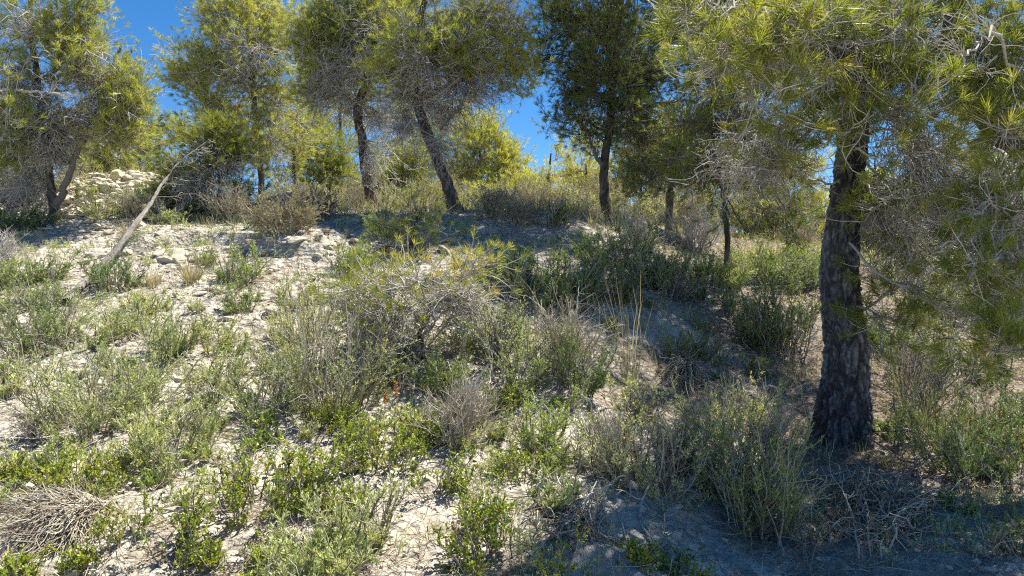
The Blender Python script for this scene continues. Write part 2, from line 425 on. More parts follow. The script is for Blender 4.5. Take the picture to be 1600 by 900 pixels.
def pine(name, label, trunk, D, clumps, dead=(), extra=(), group=None, mat='needle', bark='bark_grey', wood='twig', cat='tree',
         S=20, plate=.05, amp=.008, rings=60, flare=.25, near=False, n2=40, n3=7, ntuft=2.4, nn=18, nl=.085, nw=.0040, tint_mid=.45, shell=.42, base=None, up=.12, limb_r=.30):
    """trunk: [(px,py,radius px[,D])]; clumps / dead: (px,py,rx,ry[,D[,scale of density]]); extra: explicit bare limbs [(px,py,D)...], radius"""
    tp = np.array([W(p[0], p[1], p[3] if len(p) > 3 else D) for p in trunk])
    tr = np.array([p[2] / F * (p[3] if len(p) > 3 else D) for p in trunk]) * (.9 if near else .68)
    g = H(tp[:1, 0], tp[:1, 1])[0]
    tp[0, 2] = g - .12
    root = empty(name, (tp[0, 0], tp[0, 1], g), label, cat, group)
    sp = spline(np.hstack([tp, tr[:, None]]), rings); pts, rad = sp[:, :3], np.maximum(sp[:, 3], .004)
    if not near:
        wob = np.cumsum(rng.normal(size=(rings, 3)) * .006, axis=0); pts = pts + wob - np.linspace(0, 1, rings)[:, None] * wob[-1] * .5
    mb = MB(); bark_tube(mb, pts, rad, S, plate, amp, int(rng.integers(1000)), flare)
    mb.build('trunk', M[bark], root)
    foliage = MB()
    zmin, zmax = pts[0, 2], pts[-1, 2]
    def limb_to(C, r_end, wig):
        # leave the trunk a bit below the target
        drop = .35 * np.linalg.norm((C - pts)[:, :2], axis=1).min() + .15
        zt = np.clip(C[2] + (rng.uniform(.0, .9) if near and cat == 'tree' else -drop * rng.uniform(.3, 1.1)), zmin + .25 * (zmax - zmin) * (0 if near else 1), zmax)
        if near and cat == 'tree' and zt < zmin + 1.6: zt = C[2] + rng.uniform(-.1, .5)
        k = int(np.argmin(np.abs(pts[:, 2] - zt) + .02 * rng.random(len(pts))))
        k = min(k, rings - 2)
        A = pts[k]; L = np.linalg.norm(C - A)
        mid = (A + C) / 2 + np.array([0, 0, .12 * L]) + rng.normal(size=3) * .08 * L
        P = spline([A, (A + mid) / 2 + rng.normal(size=3) * .05 * L, mid, (mid + C) / 2 + rng.normal(size=3) * .05 * L, C], 14)
        return P, min(rad[k] * limb_r, .012 + .016 * L if not near else (.008 + .009 * L if C[2] > zmin + 1.6 or cat != 'tree' else .008 + .003 * L))
    for c in clumps:
        px, py, rx, ry = c[:4]; d = c[4] if len(c) > 4 and c[4] else D; dens = c[5] if len(c) > 5 else 1.
        C = W(px, py, d); R = (1.05 if near else 1.36) * np.array([rx, (rx + ry) * .5, ry]) / F * d
        P, r0 = limb_to(C, .006, .1)
        lm = MB(); tubes(lm, P[None], r0, .006, 7, .45)
        m2 = max(4, int(n2 * dens * (1 if near else 1.1)))
        tgt = C + R * rand_dirs(m2) * (rng.random((m2, 1)) ** shell)
        keep = vnoise(tgt * 2.8, 91) > (-.40 if near else -.30)
        tgt = tgt[keep]; m2 = len(tgt)
        if m2 == 0: continue
        st, _ = at(P[None], rng.uniform(.45, 1, (1, m2))); st = st[0]
        dv = tgt - st; L2 = np.linalg.norm(dv, axis=1)
        # curved secondary branches that reach their targets, tips turned up
        s5 = np.linspace(0, 1, 7)[None, :, None]
        bow = np.array([0, 0, -1.]) * (.16 * L2)[:, None] + rng.normal(size=(m2, 3)) * (.10 * L2)[:, None]
        B = st[:, None] + dv[:, None] * s5 + bow[:, None] * (4 * s5 * (1 - s5)) * .5
        B[:, 1:-1] += rng.normal(size=(m2, 5, 3)) * (.03 * L2)[:, None, None]
        tubes(lm, B, np.clip(.0035 + .008 * L2, .003, .016), .0022, 5, rng.uniform(.2, .8, m2))
        p3, t3 = at(B, rng.uniform(.25, 1, (m2, n3)))
        p3, t3 = p3.reshape(-1, 3), t3.reshape(-1, 3)
        d3 = norm(rotated(t3, .35, 1.1) + np.array([0, 0, up]))
        L3 = rng.uniform(.10, .30, len(p3)) * (1.0 if near else 1.15)
        T3 = grow(p3, d3, L3, 4, .22, .10)
        tubes(lm, T3, .0028 if near else .0042, .0020, 3 if not near else 4, rng.uniform(.2, 1, len(T3)))
        lm.build('limb', M[wood], root)
        nt_ = max(1, int(round(ntuft)))
        tpar = 1 - rng.random((len(T3), nt_)) ** 2.2 * .55; tpar[:, 0] = 1
        tp3, tt3 = at(T3, tpar); tp3, tt3 = tp3.reshape(-1, 3), tt3.reshape(-1, 3)
        sel = rng.random(len(tp3)) < ntuft / nt_
        tp3, tt3 = tp3[sel], tt3[sel]
        tt3 = norm(tt3 + np.array([0, 0, .25]))
        ti = tint_mid + .22 * vnoise(tp3 * 1.7, 5) + rng.normal(size=len(tp3)) * .13
        needles(foliage, tp3, tt3, nn, nl, nw, .2, 1.1, nl * .5, np.clip(ti, 0, 1), .3)
    foliage.build('crown', M[mat], root)
    for c in dead:
        px, py, rx, ry = c[:4]; d = c[4] if len(c) > 4 and c[4] else D; dens = c[5] if len(c) > 5 else 1.
        C = W(px, py, d); R = np.array([rx, (rx + ry) * .5, ry]) / F * d
        P, r0 = limb_to(C + np.array([0, 0, .3]) * R, .006, .1)
        lm = MB(); tubes(lm, P[None], r0, .005, 6, .5)
        m2 = int(55 * dens)
        tgt = C + 1.12 * R * rand_dirs(m2) * (rng.random((m2, 1)) ** .8)
        st, _ = at(P[None], rng.uniform(.15, 1, (1, m2))); st = st[0]
        dv = tgt - st; L2 = np.linalg.norm(dv, axis=1)
        s5 = np.linspace(0, 1, 8)[None, :, None]
        bow = np.array([0, 0, 1.]) * (.18 * L2)[:, None] + rng.normal(size=(m2, 3)) * (.12 * L2)[:, None]
        B = st[:, None] + dv[:, None] * s5 + bow[:, None] * (4 * s5 * (1 - s5)) * .5
        B[:, 1:] += rng.normal(size=(m2, 7, 3)) * (.028 * L2)[:, None, None]
        tubes(lm, B, .0045, .0018, 4, rng.uniform(.1, 1, m2))
        p3, t3 = at(B, rng.uniform(.2, 1, (m2, 7))); p3, t3 = p3.reshape(-1, 3), t3.reshape(-1, 3)
        T3 = grow(p3, rotated(t3, .4, 1.2), rng.uniform(.10, .35, len(p3)), 4, .30, -.06)
        tubes(lm, T3, .0026 if near else .0036, .0012 if near else .0020, 3, rng.uniform(.1, 1, len(T3)))
        p4, t4 = at(T3, rng.uniform(.3, 1, (len(T3), 2))); p4, t4 = p4.reshape(-1, 3), t4.reshape(-1, 3)
        T4 = grow(p4, rotated(t4, .5, 1.2), rng.uniform(.05, .14, len(p4)), 3, .3, -.05)
        tubes(lm, T4, .0020 if near else .0028, .0011 if near else .0018, 3, rng.uniform(.1, 1, len(T4)))
        lm.build('dead_limb', M[wood], root)
    for ex in extra:
        q, r, mat_ = ex[0], ex[1], (ex[2] if len(ex) > 2 else 'deadwood')
        P = spline([W(*a) for a in q], 26); P[1:] += rng.normal(size=(25, 3)) * .012
        lm = MB(); tubes(lm, P[None], r, max(.004, r * .3), 8, .6)
        p3, t3 = at(P[None], rng.uniform(.25, 1, (1, 10)))
        T3 = grow(p3[0], rotated(t3[0], .4, 1.0), rng.uniform(.10, .36, 10), 7, .25, -.03)
        tubes(lm, T3, r * .26, .0018, 5, rng.uniform(.2, .9, 10))
        p4, t4 = at(T3, rng.uniform(.3, 1, (10, 6)))
        T4 = grow(p4.reshape(-1, 3), rotated(t4.reshape(-1, 3), .4, 1.0), rng.uniform(.06, .2, 60), 4, .3)
        tubes(lm, T4, .0022, .0011, 3, rng.uniform(.2, .9, 60))
        lm.build('dead_limb' if mat_ == 'deadwood' else 'limb', M[mat_], root)
    return root

NEAR = dict(near=True, n2=16, n3=5, ntuft=1.4, nn=40, nl=.100, nw=.0029, rings=460, S=150, mat='needle', wood='twig', tint_mid=.50, up=.2)

# the big pine on the right
pine('pine_tree', 'large pine with a thick blackened trunk standing in the shade on the right', [(1321, 684, 41), (1321, 640, 38), (1323, 590, 36.5), (1320, 520, 35), (1312, 450, 33), (1316, 360, 29.5), (1329, 250, 25),
      (1340, 140, 24), (1346, 60, 22), (1340, -40, 20), (1330, -200, 16), (1345, -420, 10)], 5.0,
     [(1075, 25, 75, 40, 3.5, .8), (1140, 70, 80, 45, 3.6, .9), (1215, 45, 90, 50, 3.6), (1250, 150, 80, 50, 3.7), (1170, 160, 60, 45, 3.6, .6), (1390, 60, 90, 60, 3.8), (1330, 205, 45, 35, 3.9, .7), (1350, 120, 60, 45, 4.2, .9), (1320, 160, 50, 30, 4.4, .7),
      (1420, 160, 70, 50, 3.9), (1300, 15, 110, 40, 4.0), (1480, 240, 70, 50, 4.7), (1220, 245, 60, 25, 4.5, .4), (1430, 430, 70, 50, 4.6, .6), (1400, 500, 50, 35, 4.7, .6), 
      (1480, 490, 70, 45, 4.4, .7), (1530, 500, 60, 40, 4.3, .6), (1400, 330, 60, 35, 4.6, .5), (1500, 380, 60, 40, 4.4, .6), (1360, -90, 110, 60, 4.6, .7), (1460, -90, 170, 80, 4.8, .9), (1560, -60, 120, 80, 5.0, .8), (1420, -230, 190, 100, 5.3, .8), (1480, -260, 160, 100, 5.6, 1.),
      (1420, -400, 160, 90, 5.8, 1.), (1440, 90, 80, 60, 5.8), (1250, 40, 80, 60, 6.0), (1120, 100, 70, 50, 6.2, 1.), (1290, 90, 90, 60, 6.8, 1.6), (1345, -50, 110, 60, 7.2, 1.8), (1390, 70, 80, 60, 7.0, 1.5), (1250, 0, 90, 60, 7.2, 1.6), (1450, -80, 100, 60, 7.4, 1.6)],  # dense far clumps behind the trunk are added to shade the clearing
     dead=[(1150, 95, 100, 60, 3.8, .5), (1290, 110, 110, 55, 3.9, .6), (1480, 330, 90, 60, 4.4, .6), (1190, 265, 110, 35, 4.9), (1440, 300, 110, 90, 4.9, .8), (1430, 420, 90, 60, 5.0, .8), (1280, 90, 120, 60, 4.5, .8), (1430, 110, 110, 70, 4.4, .8), (1370, 330, 50, 60, 5.0, .6)],
     extra=[([(1345, 90, 4.9), (1300, 85, 4.4), (1260, 50, 4.0), (1225, 10, 3.8)], .014, 'twig'), ([(1345, 60, 4.9), (1370, 25, 4.4), (1410, 45, 4.0), (1450, 80, 3.8)], .016, 'twig'),
            ([(1340, 120, 4.9), (1280, 55, 4.3), (1240, 80, 4.0), (1190, 85, 3.8)], .013, 'twig'), ([(1345, 95, 4.9), (1390, 85, 4.6), (1340, 75, 4.0), (1310, 70, 3.8)], .013, 'twig'),
            ([(1335, 270, 5), (1300, 285, 4.9), (1230, 268, 4.7), (1160, 262, 4.6)], .009)],
     plate=.040, amp=.022, bark='bark', flare=.55, **NEAR)

# neighbour whose trunk leans in from outside the right edge
k = dict(NEAR); k.update(rings=120, S=40)
pine('pine_tree', 'pine leaning in from the right edge with a bent limb and pale bare branches', [(1830, 760, 34), (1790, 560, 31), (1710, 380, 28), (1620, 262, 24), (1560, 205, 20), (1508, 140, 16), (1488, 60, 14), (1496, -20, 13), (1510, -160, 10), (1520, -300, 6)], 4.5,
     [(1560, 70, 70, 50, 4.0), (1540, 150, 60, 45, 4.0, .8), (1565, 330, 60, 45, 3.8, .7), (1545, 430, 60, 45, 3.8, .7), (1555, 555, 55, 30, 3.7, .7), (1585, 210, 50, 50, 3.7, .7), (1500, 30, 80, 40, 4.3), (1620, 120, 70, 90, 4.0), (1620, 470, 50, 60, 3.8, .7),
      (1600, -120, 160, 90, 4.4, 1.), (1720, 60, 110, 100, 4.3, 1.3), (1700, 260, 80, 90, 4.3, 1.2)],
     dead=[(1540, 330, 70, 70, 4.2, .8), (1560, 470, 60, 50, 4.2, .6), (1550, 130, 80, 60, 4.1, .6)],
     extra=[([(1640, 290, 4.2), (1570, 300, 4.0), (1530, 325, 3.9), (1505, 362, 3.85), (1455, 400, 3.8)], .014), ([(1640, 280, 4.2), (1590, 320, 4.0), (1560, 370, 3.9), (1548, 420, 3.8)], .010),
            ([(1620, 200, 4.2), (1560, 60, 3.6), (1520, 75, 3.5), (1500, 110, 3.4)], .009)],
     plate=.04, amp=.01, bark='bark', **k)

# trees on the crest
pine('pine_tree', 'grey-trunked pine on the left beside the rubble mound with many bare twigs', [(88, 362, 14), (84, 330, 12), (72, 280, 9), (58, 210, 8), (50, 120, 7), (40, 20, 6), (40, -110, 4)], 9.2,
     [(50, 40, 90, 50), (120, 60, 55, 45), (60, 120, 90, 40), (150, 115, 60, 35), (195, 145, 38, 40), (205, 195, 36, 45), (140, 10, 28, 32, 0, .5), (40, -70, 120, 60), (20, 215, 40, 40), (120, 170, 80, 40, 9.5, .7), (165, 215, 50, 24, 9.8, .8), (8, 170, 40, 40, 8.6, .7), (60, 250, 60, 40, 10.0, .7)],
     dead=[(85, 215, 95, 55, 0, 1.3), (165, 185, 70, 45), (40, 150, 60, 50, 9.0), (85, 240, 60, 35, 0, .8), (40, 300, 50, 35, 0, .8), (175, 130, 50, 30, 0, .7), (70, 70, 130, 90, 9.0, .5), (150, 130, 110, 80, 9.2, .4)],
     extra=[([(-30, 135, 8.8), (20, 142, 8.6), (70, 143, 8.5), (125, 150, 8.4)], .022), ([(62, 225, 9.2), (95, 250, 9.1), (45, 120, 9.0), (10, 110, 8.9)], .03, 'twig_dark'), ([(84, 330, 9.2), (104, 290, 9.2), (130, 220, 9.2), (165, 130, 9.3), (190, 70, 9.4)], .05, 'bark_grey')],
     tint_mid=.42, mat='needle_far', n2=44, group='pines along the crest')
pine('pine_tree', 'tall bright green pine with a dense crown left of the centre trunks', [(410, 338, 8), (408, 260, 7), (402, 190, 6.5), (396, 100, 6), (390, 10, 5), (386, -130, 3)], 13.2,
     [(392, 25, 65, 42, 0, 1.1), (345, 35, 42, 40, 0, 1.1), (438, 75, 58, 55, 0, 1.1), (330, 100, 55, 34, 0, 1.1), (285, 105, 38, 36, 0, 1.), (395, 130, 70, 45, 0, 1.1), (315, 150, 52, 36), (420, 20, 36, 40), (440, 160, 45, 35, 0, .7), (375, -60, 85, 55), (345, 185, 55, 30), (262, 95, 20, 22, 0, .6), (300, 205, 45, 30, 0, .7), (360, 75, 50, 40, 12.6), (420, 215, 60, 34, 12.8, .7), (380, 250, 50, 30, 12.8, .7)],
     dead=[(420, 190, 50, 40, 0, .6), (350, 120, 60, 40, 12.8, .5), (400, 90, 60, 60, 12.4, .5), (420, 240, 50, 40, 13, .6)], mat='needle_far', tint_mid=.55, n2=52, n3=6, group='pines along the crest')
pine('pine_tree', 'pine behind with a slender kinked trunk patched brown, second from the centre', [(592, 352, 15), (582, 310, 13), (572, 262, 12), (566, 215, 11), (558, 178, 10), (572, 130, 9), (585, 60, 8), (590, -20, 7), (592, -130, 4)], 11.3,
     [(535, 45, 70, 45), (500, 75, 36, 45), (585, 40, 70, 45), (560, -50, 110, 55), (525, 105, 50, 30), (600, 95, 55, 38), (555, 10, 70, 40), (480, 35, 34, 44, 0, .9), (620, 10, 50, 40), (470, 90, 30, 36, 0, .6), (500, 140, 34, 30, 0, .5), (560, 150, 50, 24, 0, .5)],
     dead=[(555, 165, 75, 38, 0, .8), (500, 150, 40, 45, 0, .5), (590, 190, 45, 50, 0, .7), (545, 110, 60, 40, 10.8, .7), (560, 60, 120, 70, 11, .6), (585, 265, 55, 60, 10.9, .5), (500, 120, 40, 60, 11, .5)], mat='needle_far', tint_mid=.5, n2=48, group='pines along the crest')
pine('pine_tree', 'leaning pine with rough grey bark and a thicket of pale dead twigs under its crown', [(718, 352, 18), (709, 318, 15), (698, 280, 13), (682, 238, 12.5), (668, 195, 12), (656, 150, 11), (650, 100, 9), (660, 30, 8), (680, -60, 6), (690, -160, 4)], 10.3,
     [(615, 115, 50, 32), (675, 85, 55, 36), (700, 25, 75, 45), (640, 30, 60, 45), (758, 35, 55, 48, 0, .8), (780, 95, 36, 35, 0, .5), (700, -60, 130, 55), (650, 60, 60, 40, 9.7), (720, 75, 45, 35, 9.8), (805, 30, 26, 44, 0, .6), (830, 90, 24, 34, 0, .35), (815, 120, 24, 24, 0, .3)],
     dead=[(650, 150, 65, 40, 0, 1.4), (740, 125, 60, 48, 0, 1.), (625, 200, 50, 45, 0, .8), (700, 185, 45, 45, 0, .8), (660, 105, 60, 35, 9.6, .9), (770, 150, 45, 30, 0, .5), (690, 60, 130, 70, 10.0, .8), (770, 80, 70, 80, 10.2, .6), (690, 250, 60, 60, 9.9, .45), (800, 30, 30, 50, 10, .4)],
     extra=[([(688, 200, 10.3), (706, 182, 10.2), (722, 160, 10.1), (728, 135, 10.1)], .035, 'twig_dark')],
     mat='needle_far', tint_mid=.48, n2=44, group='pines along the crest')
pine('pine_tree', 'dark crowned pine with a straight slim trunk right of the blue sky gap', [(950, 345, 11.5), (947, 310, 11), (949, 260, 10), (956, 200, 9.5), (959, 120, 9), (965, 40, 8), (972, -60, 7), (975, -190, 4)], 11.5,
     [(885, 45, 48, 50), (935, 40, 75, 50), (900, 110, 46, 35, 0, .9), (960, 110, 85, 45), (1020, 55, 70, 55), (1025, 135, 65, 38), (878, 180, 30, 34, 0, .5), (960, -70, 150, 70), (925, 205, 55, 25, 0, .5), (1000, 190, 60, 32, 0, .6), (848, 20, 32, 48, 0, .8), (838, 90, 20, 30, 0, .4), (1080, 30, 60, 60), (1050, -60, 100, 60, 10.0), (980, -60, 110, 60, 10.2), (900, -110, 110, 60, 10.5), (1000, -120, 120, 60, 10.2, 1.6), (1070, -190, 120, 60, 10.4, 1.6), (930, -190, 110, 60, 10.2, 1.4), (850, -50, 60, 40, 10.8, .8), (955, 115, 70, 50, 10.8), (950, 55, 70, 50, 10.8), (965, 180, 60, 26, 10.8, .6)],  # extra clumps above the frame are added to shade the slope below
     dead=[(950, 165, 85, 45, 0, 1.2), (895, 150, 40, 40, 0, .7), (1010, 110, 70, 50, 11.0, .9), (1010, 220, 70, 40, 0, .8)],
     extra=[([(945, 262, 11.5), (932, 245, 11.4), (925, 225, 11.3), (915, 205, 11.2)], .04, 'twig_dark'), ([(958, 170, 11.5), (1010, 165, 11.2), (1060, 160, 11.0), (1090, 158, 10.8)], .05, 'twig_dark')],
     mat='needle_shaded', wood='twig_dark', tint_mid=.5, n2=44, group='pines along the crest')
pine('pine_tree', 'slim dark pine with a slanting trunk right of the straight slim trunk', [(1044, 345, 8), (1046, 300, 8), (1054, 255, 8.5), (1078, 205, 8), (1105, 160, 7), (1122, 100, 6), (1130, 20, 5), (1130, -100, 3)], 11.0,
     [(1080, 120, 60, 40, 0, .7), (1130, 60, 60, 45, 0, .8), (1060, 235, 45, 30, 0, .5), (1100, -40, 100, 60, 9.5), (1180, 40, 60, 50), (1150, 130, 50, 35, 0, .7), (1020, 285, 40, 25, 0, .5), (1220, -60, 90, 60, 9.0, 1.3)],  # unseen clumps above the frame are thickened to shade the clearing
     dead=[(1080, 200, 60, 45, 0, .9), (1120, 170, 60, 50, 0, .7), (1020, 270, 55, 40, 0, .6)], mat='needle_shaded', wood='twig_dark', tint_mid=.6, group='pines along the crest')
pine('pine_tree', 'young pine with a thin dark trunk and bright low sprays left of the big trunk', [(1137, 412, 7), (1133, 370, 6.5), (1127, 310, 6), (1118, 250, 5.5), (1112, 200, 5), (1118, 120, 5), (1130, 20, 5), (1150, -90, 4.5), (1160, -260, 3)], 8.0,
     [(1065, 262, 45, 26, 7.6, .6), (1095, 300, 70, 30, 7.6, .4), (1185, 290, 60, 36, 7.6, .4), (1140, 335, 60, 30, 7.5, .4), (1200, 250, 40, 30, 7.8, .6), (1060, 190, 45, 30, 8, .6), (1150, 200, 50, 35, 8, .7), (1100, 140, 60, 35, 8, .7), (1165, 95, 50, 40, 8.2, .7), (1240, 360, 35, 25, 7.2, .5), (1190, -50, 120, 60, 7.8, 2.4), (1270, -90, 120, 60, 8.0, 2.2), (1130, 10, 90, 50, 8.0, 1.8), (1210, 30, 80, 50, 8.2, 1.6), (1100, -60, 90, 50, 8.0, 2.), (1180, -150, 120, 60, 8.0, 3.4), (1080, -150, 110, 60, 8.2, 3.4), (1290, -170, 120, 60, 8.0, 3.4), (1390, -170, 110, 60, 8.0, 3.4), (1000, -130, 110, 60, 8.8, 1.8), (1120, -240, 130, 60, 8.5, 1.8)],  # heavy canopy above the frame is added to cast the clearing's shade
     dead=[(1180, 200, 80, 50, 7.6, .6), (1110, 270, 70, 40, 0, .7), (1140, 200, 60, 40, 0, .6)], mat='needle', tint_mid=.45, nn=16, nw=.0036, nl=.09, n2=18, wood='twig_dark')
pine('pine_tree', 'small bright green pine with low boughs around the top of the fallen trunk', [(338, 352, 5), (338, 310, 4.5), (336, 270, 4), (338, 230, 3), (342, 200, 2)], 9.9,
     [(330, 240, 46, 30), (352, 285, 36, 30), (300, 270, 34, 24), (298, 315, 32, 18), (362, 218, 26, 22), (340, 320, 36, 18, 0, .8), (375, 255, 26, 26), (275, 300, 22, 18, 0, .6), (315, 215, 26, 18, 0, .7), (262, 325, 16, 10, 0, .4)],
     dead=[(305, 290, 40, 26, 9.6, .8), (340, 250, 40, 25, 9.7, .4)], mat='needle', tint_mid=.55, n2=36, flare=.1, plate=.03, amp=.004, wood='twig')

# trees beyond the crest, sunlit
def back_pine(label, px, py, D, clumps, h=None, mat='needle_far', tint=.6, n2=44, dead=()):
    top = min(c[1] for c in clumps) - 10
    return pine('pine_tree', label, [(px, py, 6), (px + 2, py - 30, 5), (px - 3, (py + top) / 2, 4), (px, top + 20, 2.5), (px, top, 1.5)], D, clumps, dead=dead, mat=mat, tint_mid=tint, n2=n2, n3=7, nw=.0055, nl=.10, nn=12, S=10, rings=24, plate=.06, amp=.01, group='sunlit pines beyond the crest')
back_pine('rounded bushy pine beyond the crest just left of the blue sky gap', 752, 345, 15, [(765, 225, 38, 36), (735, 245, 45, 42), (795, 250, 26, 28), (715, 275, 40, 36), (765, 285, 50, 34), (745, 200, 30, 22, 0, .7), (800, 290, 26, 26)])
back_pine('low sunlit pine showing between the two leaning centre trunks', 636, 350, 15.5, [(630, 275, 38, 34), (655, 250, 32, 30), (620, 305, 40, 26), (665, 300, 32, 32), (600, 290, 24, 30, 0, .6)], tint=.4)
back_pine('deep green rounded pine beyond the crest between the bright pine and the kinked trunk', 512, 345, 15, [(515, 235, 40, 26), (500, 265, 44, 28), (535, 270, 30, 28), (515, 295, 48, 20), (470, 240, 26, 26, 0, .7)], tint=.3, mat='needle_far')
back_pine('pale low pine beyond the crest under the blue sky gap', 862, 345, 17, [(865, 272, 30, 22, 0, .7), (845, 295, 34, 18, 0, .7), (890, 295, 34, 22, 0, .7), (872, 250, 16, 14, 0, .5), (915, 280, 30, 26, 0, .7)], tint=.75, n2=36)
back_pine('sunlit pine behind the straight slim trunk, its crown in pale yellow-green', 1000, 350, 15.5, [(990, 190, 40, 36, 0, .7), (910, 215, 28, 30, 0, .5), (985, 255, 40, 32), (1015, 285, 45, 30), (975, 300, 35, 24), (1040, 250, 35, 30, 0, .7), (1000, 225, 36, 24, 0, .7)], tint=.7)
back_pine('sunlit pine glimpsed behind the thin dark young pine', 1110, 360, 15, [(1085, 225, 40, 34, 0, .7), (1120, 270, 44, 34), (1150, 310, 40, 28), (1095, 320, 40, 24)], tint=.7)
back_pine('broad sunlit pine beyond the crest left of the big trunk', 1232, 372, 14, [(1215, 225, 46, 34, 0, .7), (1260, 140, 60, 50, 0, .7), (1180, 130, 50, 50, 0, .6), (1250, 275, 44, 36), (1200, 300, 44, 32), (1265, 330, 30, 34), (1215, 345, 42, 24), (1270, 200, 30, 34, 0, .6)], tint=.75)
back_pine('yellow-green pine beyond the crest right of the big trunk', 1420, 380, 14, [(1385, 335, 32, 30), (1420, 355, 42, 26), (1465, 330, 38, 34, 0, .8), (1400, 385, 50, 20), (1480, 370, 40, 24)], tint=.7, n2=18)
back_pine('dim pine at the far right behind the hanging branches', 1545, 380, 13, [(1530, 260, 46, 44), (1580, 300, 50, 50), (1540, 345, 56, 36), (1610, 230, 50, 60), (1575, 180, 50, 40), (1500, 180, 34, 40, 0, .6)], tint=.3, mat='needle_shaded')
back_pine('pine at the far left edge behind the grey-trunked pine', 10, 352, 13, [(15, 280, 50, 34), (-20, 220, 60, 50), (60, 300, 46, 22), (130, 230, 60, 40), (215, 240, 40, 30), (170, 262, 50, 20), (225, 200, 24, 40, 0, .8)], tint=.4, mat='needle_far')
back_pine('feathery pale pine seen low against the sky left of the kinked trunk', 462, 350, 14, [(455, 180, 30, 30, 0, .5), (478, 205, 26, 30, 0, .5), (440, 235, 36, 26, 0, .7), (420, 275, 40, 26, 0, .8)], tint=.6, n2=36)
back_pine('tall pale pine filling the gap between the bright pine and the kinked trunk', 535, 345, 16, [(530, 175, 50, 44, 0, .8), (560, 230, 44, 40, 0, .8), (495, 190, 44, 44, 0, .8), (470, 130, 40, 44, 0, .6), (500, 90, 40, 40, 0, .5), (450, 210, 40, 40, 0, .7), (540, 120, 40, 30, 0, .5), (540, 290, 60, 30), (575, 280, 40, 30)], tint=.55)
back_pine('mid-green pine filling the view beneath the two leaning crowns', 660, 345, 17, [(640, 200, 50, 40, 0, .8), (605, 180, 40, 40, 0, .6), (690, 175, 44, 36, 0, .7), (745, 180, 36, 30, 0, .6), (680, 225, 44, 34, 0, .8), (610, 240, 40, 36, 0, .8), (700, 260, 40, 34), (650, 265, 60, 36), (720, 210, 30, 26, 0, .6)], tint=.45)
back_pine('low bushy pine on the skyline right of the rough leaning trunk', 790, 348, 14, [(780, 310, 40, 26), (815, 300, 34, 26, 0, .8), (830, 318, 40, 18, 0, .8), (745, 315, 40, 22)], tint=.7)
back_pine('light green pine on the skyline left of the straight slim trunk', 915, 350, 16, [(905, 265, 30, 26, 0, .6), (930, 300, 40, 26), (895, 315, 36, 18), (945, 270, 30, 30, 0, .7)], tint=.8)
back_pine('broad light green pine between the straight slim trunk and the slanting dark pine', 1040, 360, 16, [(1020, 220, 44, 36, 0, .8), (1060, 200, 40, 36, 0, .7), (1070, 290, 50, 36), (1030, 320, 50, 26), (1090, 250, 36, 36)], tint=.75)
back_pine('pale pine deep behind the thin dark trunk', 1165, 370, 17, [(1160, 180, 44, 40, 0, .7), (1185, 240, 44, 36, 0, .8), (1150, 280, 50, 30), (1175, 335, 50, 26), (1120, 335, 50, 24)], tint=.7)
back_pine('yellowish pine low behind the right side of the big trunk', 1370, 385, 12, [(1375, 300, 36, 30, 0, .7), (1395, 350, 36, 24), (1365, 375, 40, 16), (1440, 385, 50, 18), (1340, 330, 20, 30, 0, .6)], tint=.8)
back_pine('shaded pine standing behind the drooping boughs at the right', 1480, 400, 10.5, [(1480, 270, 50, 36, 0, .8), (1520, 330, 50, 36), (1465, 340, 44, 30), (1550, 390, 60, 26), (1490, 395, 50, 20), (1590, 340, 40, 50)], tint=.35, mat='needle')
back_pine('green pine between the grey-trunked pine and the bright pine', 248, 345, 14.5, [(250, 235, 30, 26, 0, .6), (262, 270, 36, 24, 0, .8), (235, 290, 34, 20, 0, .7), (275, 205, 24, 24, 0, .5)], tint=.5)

# ------------------------------------------------------------------ shrubs
UP = np.array([0, 0, 1.])
def bare_np(px, D, z):
    py = 450 - (z - CAMZ) / D * F
    e = lambda a, b, ra, rb: ((px - a) / ra) ** 2 + ((py - b) / rb) ** 2 < 1
    return e(630, 830, 90, 70) | e(55, 675, 80, 55) | e(300, 630, 45, 50) | e(410, 490, 45, 60) | e(960, 840, 110, 60) | e(1130, 850, 150, 50) | e(310, 870, 70, 40) | e(150, 690, 60, 30) | e(80, 830, 100, 55) | e(720, 870, 60, 50) | e(550, 720, 40, 30)

BANK = 'shrubs on the stony bank'
def pxm(n, D): return n / F * D      # photo pixels -> metres at depth D

def stems_from(b, n, w, h, base_r, K=7, wig=.10, trop=.10, hvar=(.55, 1.1)):
    a = rng.uniform(0, 2 * np.pi, n); r = np.sqrt(rng.random(n)) * base_r
    P0 = np.stack([b[0] + r * np.cos(a), b[1] + r * np.sin(a), np.zeros(n)], 1)
    P0[:, 2] = H(P0[:, 0], P0[:, 1]) - .02
    lean = np.sqrt(rng.random(n)) * np.arctan2(w * .5, h) * 1.25
    d = np.stack([np.sin(lean) * np.cos(a), np.sin(lean) * np.sin(a), np.cos(lean)], 1)
    Lh = h * rng.uniform(*hvar, n) / np.maximum(np.cos(lean), .5) ** .5
    return grow(P0, d, Lh, K, wig, trop), Lh

